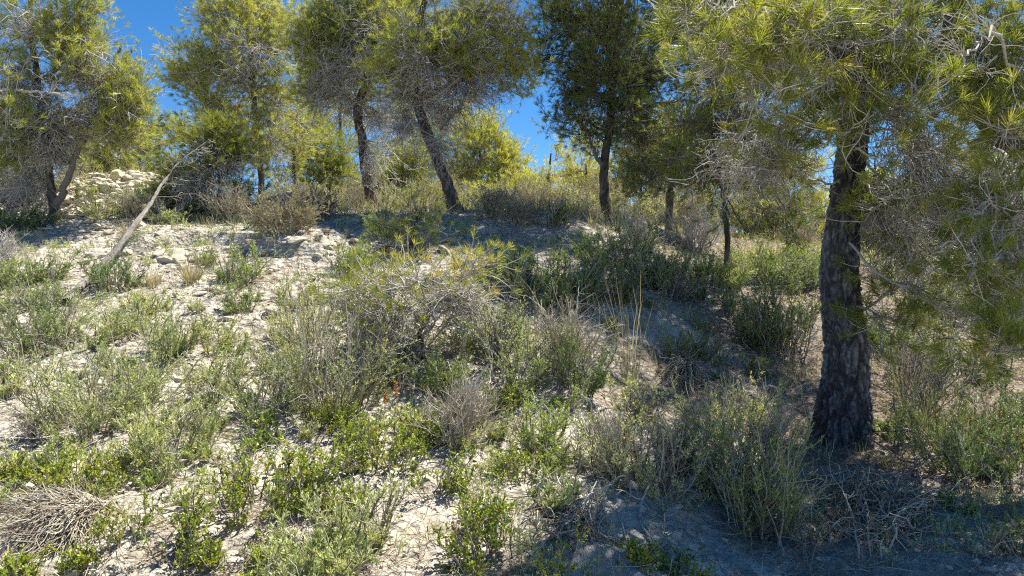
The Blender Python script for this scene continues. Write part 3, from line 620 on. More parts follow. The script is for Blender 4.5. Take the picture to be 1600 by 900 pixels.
def needle_shrub(name, label, px, py, w, h, mat='rosemary', group=BANK, dens=1., cat='shrub', tint=.5, n=None, leaf=.021, lw=.0046, dry=0., b=None, bare=.12, stem='stem'):
    b = G(px, py) if b is None else b
    D = b[1]; W_, H_ = pxm(w, D) * rng.uniform(.85, 1.1), pxm(h, D) * rng.uniform(.68, 1.04)
    PLANTS.append((b[0], b[1], W_ * .5))
    root = empty(name, b, label, cat, group)
    n = n or int(np.clip(36 * dens * (W_ / .6) ** .8, 10, 80))
    sc = max(1., D / 5.0)
    P, Lh = stems_from(b, n, W_ * 1.15, H_, W_ * .34, wig=.15, trop=.06, hvar=(.35, 1.1))
    st = MB(); tubes(st, P, .0045 * sc ** .5, .0016, 4, rng.uniform(0, 1, n))
    m = 10
    p2, t2 = at(P, rng.uniform(.08, .95, (n, m))); p2, t2 = p2.reshape(-1, 3), t2.reshape(-1, 3)
    l2 = np.repeat(Lh, m) * rng.uniform(.18, .42, n * m)
    Q = grow(p2, rotated(t2, .4, 1.1), l2, 4, .14, .14)
    tubes(st, Q, .0022 * sc ** .5, .0011, 3, rng.uniform(.2, 1, len(Q)))
    st.build('stem', M[stem], root)
    fo = MB()
    ti = np.clip(tint + .16 * rng.normal(size=len(Q)), 0, 1)
    k = int(21 * min(1.3, dens) / sc ** .5)
    tp = rng.uniform(bare * .5, 1.0, (len(Q), k)); a, t = at(Q, tp)
    d = rotated(t, .35, 1.1); d = norm(d + UP * .15)
    a, d = a.reshape(-1, 3), d.reshape(-1, 3); tv = np.clip(np.repeat(ti, k) + rng.normal(size=len(a)) * .13 + .24 * (tp.ravel() - .6), 0, 1)
    ok = vnoise(a * (9 / sc), int(rng.integers(99))) > rng.uniform(-.35, .0); a, d, tv = a[ok], d[ok], tv[ok]; N = len(a)
    blades(fo, a, d, leaf * sc ** .6 * rng.uniform(.6, 1.2, N), lw * sc ** .8, tv)
    kk = int(40 * dens / sc ** .5); tp = rng.uniform(bare + .1, 1.0, (n, kk)); a, t = at(P, tp)
    N = n * kk; d = rotated(t, .35, 1.0)
    blades(fo, a.reshape(-1, 3), d.reshape(-1, 3), leaf * sc ** .6 * rng.uniform(.6, 1.2, N), lw * sc ** .8, np.clip(tint + .12 * rng.normal(size=N) + .15 * (tp.ravel() - .5), 0, 1))
    fo.build('foliage', M[mat], root)
    q = max(3, int(n * .35)); P, _ = stems_from(b, q, W_ * 1.1, H_ * .9, W_ * .4, wig=.22, trop=0., hvar=(.4, 1.)); dt = MB(); tubes(dt, P, .0032 * sc ** .5, .0014, 4, rng.uniform(.2, 1, q))
    p2, t2 = at(P, rng.uniform(.3, 1, (q, 5))); Q = grow(p2.reshape(-1, 3), rotated(t2.reshape(-1, 3), .4, 1.1), rng.uniform(.04, .14, q * 5) * sc ** .5, 4, .25, 0); tubes(dt, Q, .0018 * sc ** .6, .0010 * sc ** .5, 3, rng.uniform(.2, 1, q * 5))
    dt.build('dead_twig', M['twig'], root)
    if dry > 0:      # dry upright stalks of last year
        nd = int(14 * dry) + 3
        P, Lh = stems_from(b, nd, W_ * .8, H_ * 1.1, W_ * .3, wig=.07, hvar=(.8, 1.25))
        ds = MB(); tubes(ds, P, .0030, .0015, 4, rng.uniform(.5, 1, nd))
        p2, t2 = at(P, rng.uniform(.4, .95, (nd, 4)))
        Q = grow(p2.reshape(-1, 3), rotated(t2.reshape(-1, 3), .3, .8), rng.uniform(.03, .10, nd * 4), 3, .15, .1)
        tubes(ds, Q, .0018, .001, 3, rng.uniform(.5, 1, nd * 4))
        ds.build('dry_stalk', M['brush'], root)
    return root

def broad_shrub(name, label, px, py, w, h, group=BANK, dens=1., tint=.5, mat='broad', leaf=.0175, cat='shrub', b=None):
    b = G(px, py) if b is None else b
    D = b[1]; W_, H_ = pxm(w, D), pxm(h, D) * .9
    PLANTS.append((b[0], b[1], W_ * .4))
    root = empty(name, b, label, cat, group)
    n = int(np.clip(58 * dens * (W_ / .5), 8, 110))
    st, fo = MB(), MB()
    # several rooted shoots spread over the footprint so that the outline stays ragged
    a = rng.uniform(0, 2 * np.pi, n); r = np.sqrt(rng.random(n)) * W_ * .5
    P0 = np.stack([b[0] + r * np.cos(a), b[1] + r * np.sin(a) * .8, np.zeros(n)], 1)
    ok = vnoise(P0 * 6, 3) > -.25; P0 = P0[ok]; n = len(P0); a = a[ok]
    P0[:, 2] = H(P0[:, 0], P0[:, 1]) - .015
    d = norm(np.stack([np.cos(a) * .5, np.sin(a) * .5, np.full(n, .9)], 1) + rng.normal(size=(n, 3)) * .35)
    Lh = H_ * rng.uniform(.45, 1.0, n)
    P = grow(P0, d, Lh, 5, .2, .08)
    tubes(st, P, .0038, .0016, 4, rng.uniform(.1, .8, n))
    m = 6
    p2, t2 = at(P, rng.uniform(.15, 1, (n, m))); p2, t2 = p2.reshape(-1, 3), t2.reshape(-1, 3)
    Q = grow(p2, rotated(t2, .4, 1.0), rng.uniform(.03, .09, len(p2)), 3, .2, .15)
    tubes(st, Q, .0019, .0011, 3, rng.uniform(.1, .8, len(Q)))
    k = 13
    tp = 1 - rng.random((len(Q), k)) ** 1.3 * .85; pa, t = at(Q, tp)
    N = len(Q) * k; dd = rotated(t, .4, 1.25); dd = norm(dd + UP * .15)
    ti = np.repeat(np.clip(tint + .20 * rng.normal(size=len(Q)), 0, .93), k) + rng.normal(size=N) * .13
    ti = np.where(rng.random(N) < .012, 1., np.clip(ti, 0, .93))
    broad(fo, pa.reshape(-1, 3), dd.reshape(-1, 3), leaf * rng.uniform(.6, 1.2, N), leaf * .46 * rng.uniform(.8, 1.2, N), ti)
    st.build('stem', M['stem'], root); fo.build('foliage', M[mat], root)
    return root

def twig_shrub(name, label, px, py, w, h, group=BANK, dens=1., mat='brush', leafy=0., cat='shrub', b=None, wig=.16, thick=1., leafmat='dryleaf'):
    b = G(px, py) if b is None else b
    D = b[1]; W_, H_ = pxm(w, D), pxm(h, D)
    root = empty(name, b, label, cat, group)
    n = int(np.clip(26 * dens, 4, 70)); sc = max(1., D / 5.)
    P, Lh = stems_from(b, n, W_, H_, W_ * .14, K=8, wig=wig, trop=.05)
    st = MB(); tubes(st, P, .005 * thick * sc ** .4, .0018, 5, rng.uniform(0, 1, n))
    p2, t2 = at(P, rng.uniform(.2, .95, (n, 7))); p2, t2 = p2.reshape(-1, 3), t2.reshape(-1, 3)
    Q = grow(p2, rotated(t2, .35, .9), np.repeat(Lh, 7) * rng.uniform(.15, .45, n * 7), 5, wig, .08)
    tubes(st, Q, .0026 * thick * sc ** .4, .0013, 4, rng.uniform(.1, 1, len(Q)))
    p3, t3 = at(Q, rng.uniform(.3, 1, (len(Q), 4))); p3, t3 = p3.reshape(-1, 3), t3.reshape(-1, 3)
    R = grow(p3, rotated(t3, .4, .9), rng.uniform(.03, .09, len(p3)) * sc ** .5, 3, wig, .1)
    tubes(st, R, .0015 * sc ** .6, .0009 * sc ** .6, 3, rng.uniform(.2, 1, len(R)))
    st.build('stem', M[mat], root)
    if leafy > 0:
        fo = MB(); k = max(1, int(6 * leafy)); a, t = at(R, rng.uniform(.2, 1, (len(R), k)))
        N = len(R) * k; d = rotated(t, .3, 1.)
        blades(fo, a.reshape(-1, 3), d.reshape(-1, 3), .016 * sc ** .6, .004 * sc ** .7, rng.random(N))
        fo.build('foliage', M[leafmat], root)
    return root

def grass_tuft(name, label, px, py, w, h, group='dry grass tufts', n=90, tint=.6, cat='grass tuft', b=None, stiff=.6, mat='grass', wid=.0032):
    b = G(px, py) if b is None else b
    D = b[1]; W_, H_ = pxm(w, D), pxm(h, D)
    sc = max(1., D / 5.) ** .8
    a = rng.uniform(0, 2 * np.pi, n); r = np.sqrt(rng.random(n)) * min(.06, W_ * .2)
    P0 = np.stack([b[0] + r * np.cos(a), b[1] + r * np.sin(a), np.zeros(n)], 1); P0[:, 2] = H(P0[:, 0], P0[:, 1]) - .01
    lean = rng.random(n) ** .8 * np.arctan2(W_ * .5, H_)
    d = np.stack([np.sin(lean) * np.cos(a), np.sin(lean) * np.sin(a), np.cos(lean)], 1)
    L = H_ * rng.uniform(.35, 1.05, n)
    P = grow(P0, d, L, 7, .06, -.10 * (1 - stiff))
    mb = MB(); ribbons(mb, P, wid * sc, np.clip(tint + .2 * rng.normal(size=n), 0, 1))
    o = mb.build(name, M[mat], loc=[float(c) for c in b], smooth=False)
    return tag(o, label, cat, group)

def fallen_branch(name, label, pts, r, mat='deadwood', cat='dead branch', group=None, nside=6, side=.25, lift=.02, sub=3):
    """lies on the ground through the photo points (px,py[,lift])"""
    w = np.array([G(p[0], p[1]) + np.array([0, 0, p[2] if len(p) > 2 else lift]) for p in pts])
    P = spline(w, 22); P[1:-1] += rng.normal(size=(20, 3)) * r * .5
    root = empty(name, w[0], label, cat, group)
    mb = MB(); tubes(mb, P[None], r, r * .35, 8, .6); mb.build('stem', M[mat], root)
    sb = MB()
    p2, t2 = at(P[None], rng.uniform(.25, 1, (1, nside))); p2, t2 = p2[0], t2[0]
    d = rotated(t2, .4, 1.); d[:, 2] = np.abs(d[:, 2]) * .4
    Q = grow(p2, d, side * rng.uniform(.4, 1.2, nside), 6, .22, -.03)
    tubes(sb, Q, r * .5, r * .2, 5, rng.uniform(.4, 1, nside))
    p3, t3 = at(Q, rng.uniform(.3, 1, (nside, sub)))
    R = grow(p3.reshape(-1, 3), rotated(t3.reshape(-1, 3), .4, 1.), side * .45 * rng.uniform(.4, 1.2, nside * sub), 4, .22, -.02)
    tubes(sb, R, r * .25, r * .12, 4, rng.uniform(.4, 1, len(R)))
    sb.build('side_twig', M[mat], root)
    return root

# ---- grey-green rosemary-like shrubs, largest first
NS = [
 # px, base py, width, height, label, kwargs; low clearing tints carry painted shade
 (150, 668, 205, 140, 'broad grey-green shrub on the pale bank near the left edge, greener at its foot', dict(dens=1.5, dry=.7, tint=.5)),
 (275, 722, 115, 118, 'blue-grey upright shrub directly right of the broad grey-green shrub', dict(dens=1.2, tint=.62, leaf=.026)),
 (515, 640, 150, 175, 'tall grey-green shrub with dry flower stalks between the bare scree and the bare-twig bush', dict(dens=1.3, dry=1.2, tint=.45)),
 (420, 645, 110, 100, 'low dense green shrub at the left foot of the tall stalky shrub', dict(dens=1.2, tint=.35)),
 (338, 612, 105, 100, 'loose grey shrub right of the pale slope, with dark gaps at its base', dict(dens=1., tint=.6)),
 (272, 555, 78, 85, 'compact olive shrub above the pale slope, dark shadow at its base', dict(dens=1.2, tint=.35)),
 (45, 545, 150, 100, 'wide bright green shrub at the left edge under the dead trunk foot', dict(dens=1.4, tint=.4, mat='green')),
 (140, 540, 90, 66, 'grey-green shrub just below the foot of the fallen trunk', dict(dens=1.2, tint=.4)),
 (195, 520, 70, 60, 'small pale shrub between the fallen trunk foot and the compact olive shrub', dict(dens=.9, tint=.6)),
 (8, 612, 60, 60, 'small brownish shrub cut by the left edge', dict(dens=1., tint=.8, dry=.5)),
 (470, 540, 90, 105, 'yellowish upright shrub behind the tall stalky shrub', dict(dens=1., tint=.75, dry=.6)),
 (505, 900, 150, 140, 'fan-shaped green broom-like shrub at the bottom, stems bare and upright', dict(dens=1.5, tint=.55, leaf=.024)),
 (565, 850, 90, 110, 'greyer half of the fan-shaped pair at the bottom, on its right', dict(dens=1.1, tint=.65, leaf=.022)),
 (1190, 825, 150, 200, 'tall dense dark green shrub standing in front of the big trunk', dict(dens=1.9, mat='green', tint=.5)),
 (1120, 770, 90, 120, 'mid-green shrub half lit at the left flank of the tall dense dark shrub', dict(dens=1.3, mat='green', tint=.65)),
 (1005, 768, 130, 150, 'sunlit yellow-green shrub with feathery upright shoots in the middle foreground', dict(dens=1.3, tint=.8, dry=.6)),
 (940, 745, 80, 110, 'thin straw-coloured shrub left of the feathery sunlit shrub', dict(dens=.8, tint=.9, dry=1.)),
 (1105, 690, 80, 90, 'pale green shrub behind the dark tall shrub, tips in the sun', dict(dens=1., tint=.75, dry=.5)),
 (1170, 670, 80, 70, 'pale shrub with dry stalks between the dark tall shrub and the big trunk', dict(dens=.9, tint=.7, dry=1.)),
 (842, 705, 70, 115, 'bright green soft shrub right of the white twisted branch', dict(dens=1.3, mat='green', tint=.85)),
 (812, 610, 90, 140, 'dark-stemmed grey shrub left of the pale dry thicket', dict(dens=1.1, tint=.4, bare=.4, stem='twig_dark')),
 (775, 555, 70, 80, 'small grey-green shrub behind the dark-stemmed grey shrub', dict(dens=1., tint=.5)),
 (905, 610, 70, 100, 'dark twiggy shrub at the edge of the shade left of the tall straw', dict(dens=1., tint=.35, bare=.4, mat='green', stem='twig_dark')),
 (850, 470, 170, 115, 'wide dark shrub in the shade under the blue sky gap', dict(dens=1.7, mat='green', tint=.3)),  # low tint puts the shade into the leaf colour
 (790, 440, 80, 80, 'dim shrub at the left end of the wide dark shaded shrub', dict(dens=1.2, mat='green', tint=.4)),
 (938, 420, 80, 80, 'dark shrub at the right end of the wide shaded shrub', dict(dens=1.2, mat='green', tint=.3)),
 (868, 352, 40, 58, 'dark upright bush on the crest under the blue sky gap', dict(dens=1.1, mat='green', tint=.3)),
 (985, 412, 60, 90, 'dark narrow bush below the straight slim trunk', dict(dens=1.1, mat='green', tint=.25)),
 (378, 445, 55, 85, 'yellow-green bush right of the rock ledge', dict(dens=1.1, mat='green', tint=.8)),
 (378, 488, 55, 52, 'small green bush below the yellow-green bush by the ledge', dict(dens=1.1, tint=.4)),
 (80, 440, 58, 60, 'fresh green bush left of the fallen trunk', dict(dens=1.2, mat='green', tint=.75)),
 (20, 450, 80, 70, 'dull green bush at the left edge beside the fresh green bush', dict(dens=1.2, tint=.3)),
 (178, 455, 60, 65, 'dark green bush tucked beneath the fallen trunk', dict(dens=1.2, mat='green', tint=.35)),
 (545, 425, 60, 60, 'fresh green bush on the scree left of the dark little pine', dict(dens=1.2, mat='green', tint=.8)),
 (600, 370, 40, 50, 'yellowish bush at the foot of the kinked trunk', dict(dens=1.1, mat='green', tint=.95)),
 (560, 500, 70, 60, 'olive bush left of the sprawling sapling', dict(dens=1., tint=.45)),
 (465, 480, 60, 50, 'grey-olive bush on the scree above the tall stalky shrub', dict(dens=1., tint=.55)),
 (690, 610, 85, 75, 'green bush beneath the dark crooked stems of the sprawling sapling', dict(dens=1.1, mat='green', tint=.6)),
 (610, 605, 80, 60, 'soft green bush left of the bush under the sapling', dict(dens=1., tint=.4)),
 (1222, 550, 110, 115, 'large dark bush in deep shade against the left side of the big trunk', dict(dens=1.6, mat='green', tint=.2)),  # leaf tint lowered to hold the deep shade
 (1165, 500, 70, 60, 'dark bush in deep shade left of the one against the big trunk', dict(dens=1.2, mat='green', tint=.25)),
 (1062, 565, 38, 62, 'small upright green seedling bush alone in the shaded clearing', dict(dens=.9, mat='green', tint=.4)),
 (1106, 563, 50, 56, 'rounded dark seedling bush right of the upright one in the clearing', dict(dens=1., mat='green', tint=.3)),
 (1040, 455, 95, 80, 'mixed green bush at the back of the shaded clearing', dict(dens=1.3, tint=.35)),
 (1132, 452, 60, 72, 'bright sunlit green bush at the foot of the thin dark trunk', dict(dens=1.3, mat='green', tint=.95)),
 (1270, 450, 50, 64, 'dull olive bush touching the left side of the big trunk', dict(dens=1.1, tint=.3)),
 (1185, 420, 60, 44, 'low pale bush on the sunny patch behind the big trunk', dict(dens=1., tint=.85)),
 (735, 545, 80, 70, 'blue-green bush right of the sprawling sapling stems', dict(dens=1.1, tint=.35)),
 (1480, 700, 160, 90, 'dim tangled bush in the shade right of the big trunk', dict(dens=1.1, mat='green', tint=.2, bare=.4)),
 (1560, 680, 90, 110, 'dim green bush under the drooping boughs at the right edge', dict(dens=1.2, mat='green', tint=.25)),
 (990, 650, 70, 60, 'little yellow-green bush under the tall straw', dict(dens=1., tint=.7)),
 (885, 735, 60, 60, 'small sprig bush left of the straw-coloured shrub', dict(dens=.8, tint=.6)),
 (640, 560, 60, 50, 'faint grey bush beneath the left arm of the sprawling sapling', dict(dens=.8, tint=.6)),
 (330, 545, 60, 50, 'small grey bush beside the compact olive shrub', dict(dens=.9, tint=.65)),
 (60, 480, 70, 50, 'mid-green bush behind the wide bright left-edge shrub', dict(dens=1.1, tint=.4)),
 (240, 490, 50, 36, 'tiny olive bush above the compact olive shrub', dict(dens=.8, tint=.5)),
 (430, 585, 60, 60, 'grey bush above the low dense green one', dict(dens=.9, tint=.6)),
 (210, 610, 80, 70, 'grey-green bush merging behind the broad shrub', dict(dens=1.1, tint=.5)),
 (1400, 545, 90, 80, 'dim bush just right of the big trunk at half its visible height', dict(dens=1.2, mat='green', tint=.3)),
 (1465, 490, 110, 70, 'sun-flecked bush behind the hanging boughs right of the big trunk', dict(dens=1.2, tint=.5)),
 (1555, 500, 110, 80, 'sun-flecked bush at the right edge behind the hanging boughs', dict(dens=1.2, tint=.6)),
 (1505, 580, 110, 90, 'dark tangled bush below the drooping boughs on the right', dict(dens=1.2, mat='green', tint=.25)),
 (1400, 435, 80, 50, 'low tan-green bush on the sunny slope right of the big trunk', dict(dens=1.1, tint=.8)),
 (1510, 435, 90, 54, 'low olive bush on the sunny slope farther right of the big trunk', dict(dens=1.1, tint=.65)),
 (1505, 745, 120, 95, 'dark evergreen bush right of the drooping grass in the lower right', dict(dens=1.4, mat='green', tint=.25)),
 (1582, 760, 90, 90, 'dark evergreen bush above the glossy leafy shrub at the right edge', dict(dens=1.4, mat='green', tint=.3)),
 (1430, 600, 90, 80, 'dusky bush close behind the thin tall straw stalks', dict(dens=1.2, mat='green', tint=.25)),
 (1180, 540, 70, 70, 'bush tinted dark for shade in the darkest part of the shaded clearing', dict(dens=1.4, mat='green', tint=.1)),  # near-black tint stands in for the clearing's shade
 (960, 470, 80, 70, 'dark bush at the left entrance of the shaded clearing', dict(dens=1.3, mat='green', tint=.2)),  # tinted dark to deepen the clearing's shade
 (1165, 440, 70, 60, 'olive bush on the sunny patch right of the thin dark trunk', dict(dens=1.3, tint=.35)),
 (1215, 452, 80, 60, 'mid-green bush between the thin dark trunk and the big trunk', dict(dens=1.3, mat='green', tint=.35)),
 (1250, 425, 60, 50, 'yellow-green bush on the sunny patch close behind the big trunk', dict(dens=1.2, mat='green', tint=.8)),
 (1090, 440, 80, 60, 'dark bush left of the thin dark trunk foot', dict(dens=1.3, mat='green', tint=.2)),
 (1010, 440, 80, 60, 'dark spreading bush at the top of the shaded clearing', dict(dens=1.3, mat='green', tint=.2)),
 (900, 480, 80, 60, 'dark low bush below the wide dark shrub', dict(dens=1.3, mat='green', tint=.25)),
 (160, 338, 60, 40, 'straggly pale weed bush growing on the front of the rubble mound', dict(dens=.9, tint=.7, dry=.6)),
 (215, 330, 60, 44, 'straggly greenish weed bush higher on the front of the rubble mound', dict(dens=.9, tint=.5, dry=.6)),
 (135, 310, 40, 26, 'small weed clump near the top left of the rubble mound', dict(dens=.8, tint=.4)),
 (268, 350, 60, 44, 'dry-stalked bush at the right foot of the rubble mound', dict(dens=1., tint=.6, dry=1.)),
 (250, 330, 70, 36, 'low grey-green scrub on the right shoulder of the rubble mound', dict(dens=1., tint=.5)),
 (30, 360, 80, 50, 'dark bush beneath the grey-trunked pine at the left edge', dict(dens=1.1, mat='green', tint=.2)),
]
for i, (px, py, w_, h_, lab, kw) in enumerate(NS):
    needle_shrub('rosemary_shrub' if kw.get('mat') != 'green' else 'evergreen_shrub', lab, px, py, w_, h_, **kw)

# ---- low broad-leaved shrubs
BS = [
 (120, 765, 170, 70, 'spreading yellow-green leafy shrub above the dry brushwood', dict(dens=1.3, tint=.62)),
 (235, 870, 150, 115, 'leafy green shrub right of the dry brushwood', dict(dens=1.4, tint=.45)),
 (415, 800, 150, 135, 'large leafy shrub in the left-centre foreground', dict(dens=1.4, tint=.5)),
 (490, 690, 120, 62, 'low leafy patch beneath the tall stalky shrub', dict(dens=1.3, tint=.55)),
 (590, 730, 110, 100, 'leafy shrub with the orange flower spikes behind it', dict(dens=1.2, tint=.5)),
 (665, 765, 110, 80, 'sprawling leafy shrub left of the foot of the white twisted branch', dict(dens=1.2, tint=.45)),
 (690, 690, 110, 60, 'leafy patch around the base of the white twisted branch', dict(dens=1.1, tint=.4)),
 (800, 900, 150, 120, 'leafy shrub at the bottom edge left of the fallen branches', dict(dens=1.3, tint=.5)),
 (870, 840, 70, 60, 'small leafy shrub with reddish leaves beside the fallen branches', dict(dens=1., tint=.8)),
 (60, 915, 120, 40, 'leafy shrub below the dry brushwood in the bottom left corner', dict(dens=1.2, tint=.6)),
 (190, 915, 110, 60, 'leafy patch at the bottom edge near the left corner', dict(dens=1.2, tint=.5)),
 (300, 905, 70, 60, 'small leafy clump on bare marl at the bottom left', dict(dens=1., tint=.5)),
 (430, 900, 60, 50, 'leafy clump at the left foot of the fan-shaped shrub', dict(dens=1., tint=.5)),
 (1068, 905, 40, 40, 'dark leafy seedling at the bottom edge in the tree shade', dict(dens=1.1, tint=.3)),
 (1005, 885, 44, 44, 'bright leafy seedling just below the white forked branch', dict(dens=1.1, tint=.7)),
 (1575, 810, 90, 120, 'glossy dark leafy shrub at the right edge', dict(dens=1.5, tint=.3)),
 (1590, 700, 60, 70, 'leafy shrub higher on the right edge', dict(dens=1.2, tint=.4)),
 (350, 740, 70, 60, 'leafy patch between the blue-grey shrub and the large leafy shrub', dict(dens=1., tint=.5)),
 (540, 800, 70, 50, 'small leafy clump above the fan-shaped shrub', dict(dens=1., tint=.5)),
 (820, 745, 80, 60, 'scattered leafy shoots right of the white twisted branch', dict(dens=.8, tint=.5)),
 (900, 690, 80, 50, 'leafy shoots left of the thin straw-coloured shrub', dict(dens=.9, tint=.6)),
 (775, 640, 60, 44, 'leafy sprigs behind the white twisted branch', dict(dens=.9, tint=.5)),
 (20, 760, 60, 50, 'leafy sprigs at the left edge above the brushwood', dict(dens=.9, tint=.55)),
 (755, 820, 50, 50, 'upright leafy sprig on the pale patch left of the fallen branches', dict(dens=1., tint=.5)),
]
for px, py, w_, h_, lab, kw in BS:
    broad_shrub('leafy_shrub', lab, px, py, w_, h_, **kw)

# ---- dry, twiggy shrubs
TS = [
 (440, 366, 120, 66, 'large dry grey shrub on the ledge below the centre crest', dict(dens=1.8, leafy=2.2)),
 (365, 350, 60, 60, 'dry shrub left of the large dry grey shrub', dict(dens=1., leafy=.6)),
 (498, 345, 70, 50, 'dark brown dead scrub at the root of the fallen limb on the crest', dict(dens=1.2, mat='twig_dark')),
 (890, 590, 110, 105, 'pale dry thicket of upright stems in the centre', dict(dens=2., leafy=.25, wig=.10)),
 (810, 352, 50, 42, 'dry tan bush on the crest left of the dark upright bush', dict(dens=1.2, leafy=.6)),
 (725, 700, 120, 95, 'bare grey-brown bush around the white twisted branch', dict(dens=1.4, leafy=.2)),
 (960, 720, 60, 70, 'brittle brown twig bush in front of the feathery sunlit shrub', dict(dens=1.)),
 (1060, 740, 70, 80, 'reddish dry bush between the feathery shrub and the dark tall shrub', dict(dens=1., leafy=.2)),
 (1205, 690, 60, 60, 'pale bare twigs left of the big trunk foot', dict(dens=.9, mat='deadwood')),
 (1000, 395, 70, 60, 'bare silvery bush beneath the straight slim trunk', dict(dens=1.2, mat='twig')),
 (1085, 395, 90, 70, 'grey twiggy undergrowth left of the thin dark trunk', dict(dens=1.4, mat='twig', leafy=.3)),
 (30, 330, 80, 50, 'dead brown scrub at the left edge of the crest', dict(dens=1.4, mat='twig_dark')),
 (780, 580, 50, 110, 'black bare stems rising left of the pale dry thicket', dict(dens=.8, mat='twig_dark')),
 (580, 540, 80, 60, 'bare dark twigs left of the sapling foot', dict(dens=1., mat='twig_dark')),
 (1440, 640, 130, 110, 'dead twig tangle right of the big trunk', dict(dens=1.3, mat='twig_dark')),
 (1250, 395, 60, 44, 'tan dry bush on the sunny patch left of the big trunk', dict(dens=1.2, leafy=.7)),
 (60, 690, 60, 50, 'thin dry stalks on the pale slope at the left', dict(dens=.6)),
 (770, 340, 60, 45, 'tan scrub on the crest right of the rough leaning trunk', dict(dens=1.3, leafy=.6)),
 (215, 345, 70, 40, 'thin pale scrub in front of the rubble mound', dict(dens=1., leafy=.6)),
 (5, 420, 60, 60, 'leafless grey bush at the left edge', dict(dens=1., mat='twig')),
]
for px, py, w_, h_, lab, kw in TS:
    twig_shrub('dry_shrub', lab, px, py, w_, h_, **kw)

# ---- grass
GT = [
 (985, 600, 80, 185, 'tall straw grass tuft in the centre, its long blades rising out of the shade', dict(n=44, tint=.75, stiff=.72, wid=.0042)),
 (300, 440, 95, 56, 'dry grass tuft hanging below the rock ledge', dict(n=160, tint=.55)),
 (1415, 650, 60, 150, 'thin tall straw stalks right of the big trunk', dict(n=22, tint=.6, stiff=1.)),
 (1400, 735, 130, 60, 'drooping dry grass tuft at the right foot of the big trunk', dict(n=170, tint=.4, stiff=.1)),
 (1455, 690, 130, 90, 'shaded dry grass tuft right of the drooping one', dict(n=120, tint=.35, stiff=.4)),
 (840, 335, 60, 45, 'pale grass tuft on the crest under the sky gap', dict(n=110, tint=.7)),
 (905, 340, 70, 50, 'pale grass tuft on the crest left of the straight slim trunk', dict(n=110, tint=.7)),
 (780, 325, 50, 42, 'pale grass tuft on the crest right of the rough leaning trunk', dict(n=90, tint=.7)),
 (970, 348, 60, 46, 'pale grass tuft right behind the straight slim trunk', dict(n=100, tint=.65)),
 (1100, 520, 120, 50, 'faint dark grass tuft in the shaded clearing', dict(n=90, tint=.2, stiff=.3)),
 (1240, 590, 70, 50, 'thin dry grass tuft close to the left of the big trunk', dict(n=60, tint=.4, stiff=.4)),
 (240, 445, 70, 36, 'flattened tan grass tuft right of the fallen trunk', dict(n=110, tint=.6, stiff=.2)),
 (1520, 690, 120, 100, 'loose straw tuft at the right among the dark evergreen bushes', dict(n=80, tint=.4, stiff=.5)),
 (1345, 715, 50, 40, 'short dry grass tuft right against the big trunk foot', dict(n=60, tint=.4, stiff=.3)),
 (200, 365, 70, 34, 'yellowish grass tuft below the rubble mound', dict(n=90, tint=.55)),
 (715, 320, 60, 40, 'green-tan grass tuft at the foot of the rough leaning trunk', dict(n=90, tint=.4)),
]
for px, py, w_, h_, lab, kw in GT:
    grass_tuft('grass_tuft', lab, px, py, w_, h_, **kw)

# ---- dry brushwood bundles lying on the ground
def brushwood(label, px, py, targets, n, r=.0022, height=.16, cross=0.):
    b = G(px, py); root = empty('brushwood_heap', b, label, 'brushwood', 'dry brushwood heaps')
    mb = MB(); tg = np.array([G(*t) for t in targets])
    k = rng.integers(0, len(tg), n); f = rng.random((n, 1)); e = tg[k] * f + tg[(k + 1) % len(tg)] * (1 - f)
    e = b + (e - b) * rng.uniform(.55, 1.05, (n, 1)) + rng.normal(size=(n, 3)) * .02
    P0 = b + rng.normal(size=(n, 3)) * .025 + np.array([0, 0, .04])
    if cross:
        k2 = rng.integers(0, len(tg), n); P0 = b + (tg[k2] - b) * rng.uniform(.1, 1, (n, 1)) + rng.normal(size=(n, 3)) * .03 + np.array([0, 0, .03]); e = P0 + (e - P0) * rng.uniform(.25, .9, (n, 1))
    s = np.linspace(0, 1, 9)[None, :, None]
    hgt = rng.random((n, 1, 1)) * height
    B = P0[:, None] + (e - P0)[:, None] * s; B[:, :, 2] = H(B[:, :, 0].ravel(), B[:, :, 1].ravel()).reshape(n, 9) + .012 + (hgt * (3.2 * s * (1 - s) + .15 * s))[:, :, 0]
    B[:, 1:] += rng.normal(size=(n, 8, 3)) * (.008 + .01 * (cross > 0))
    tubes(mb, B, r * rng.uniform(.9, 2.2, n), r * .5, 4, rng.random(n))
    p, t = at(B, rng.uniform(.3, 1, (n, 3)))
    Q = grow(p.reshape(-1, 3), rotated(t.reshape(-1, 3), .25, .7), rng.uniform(.04, .14, n * 3), 4, .18, -.02)
    tubes(mb, Q, r, r * .6, 3, rng.random(n * 3))
    mb.build('twig', M['brush'], root)
    return root
brushwood('heap of dry brown brushwood in the bottom left corner', 158, 806, [(2, 790), (4, 850), (60, 872), (120, 868)], 480, r=.0026, height=.11)
brushwood('small fan of dry tan brushwood in the shaded clearing behind the feathery shrub', 1075, 575, [(1030, 590), (1045, 612), (1080, 618), (1110, 605)], 110, r=.003, height=.12)

brushwood('tangled heap of grey dead twigs in the tree shade at the bottom right', 1395, 785, [(1270, 795), (1285, 850), (1370, 885), (1440, 865), (1470, 800), (1330, 755)], 170, r=.003, height=.14, cross=1)
brushwood('low tangle of bleached dead twigs in the sun at the bottom centre', 890, 815, [(830, 800), (825, 870), (880, 885), (950, 850), (945, 800)], 80, r=.0026, height=.08, cross=1)
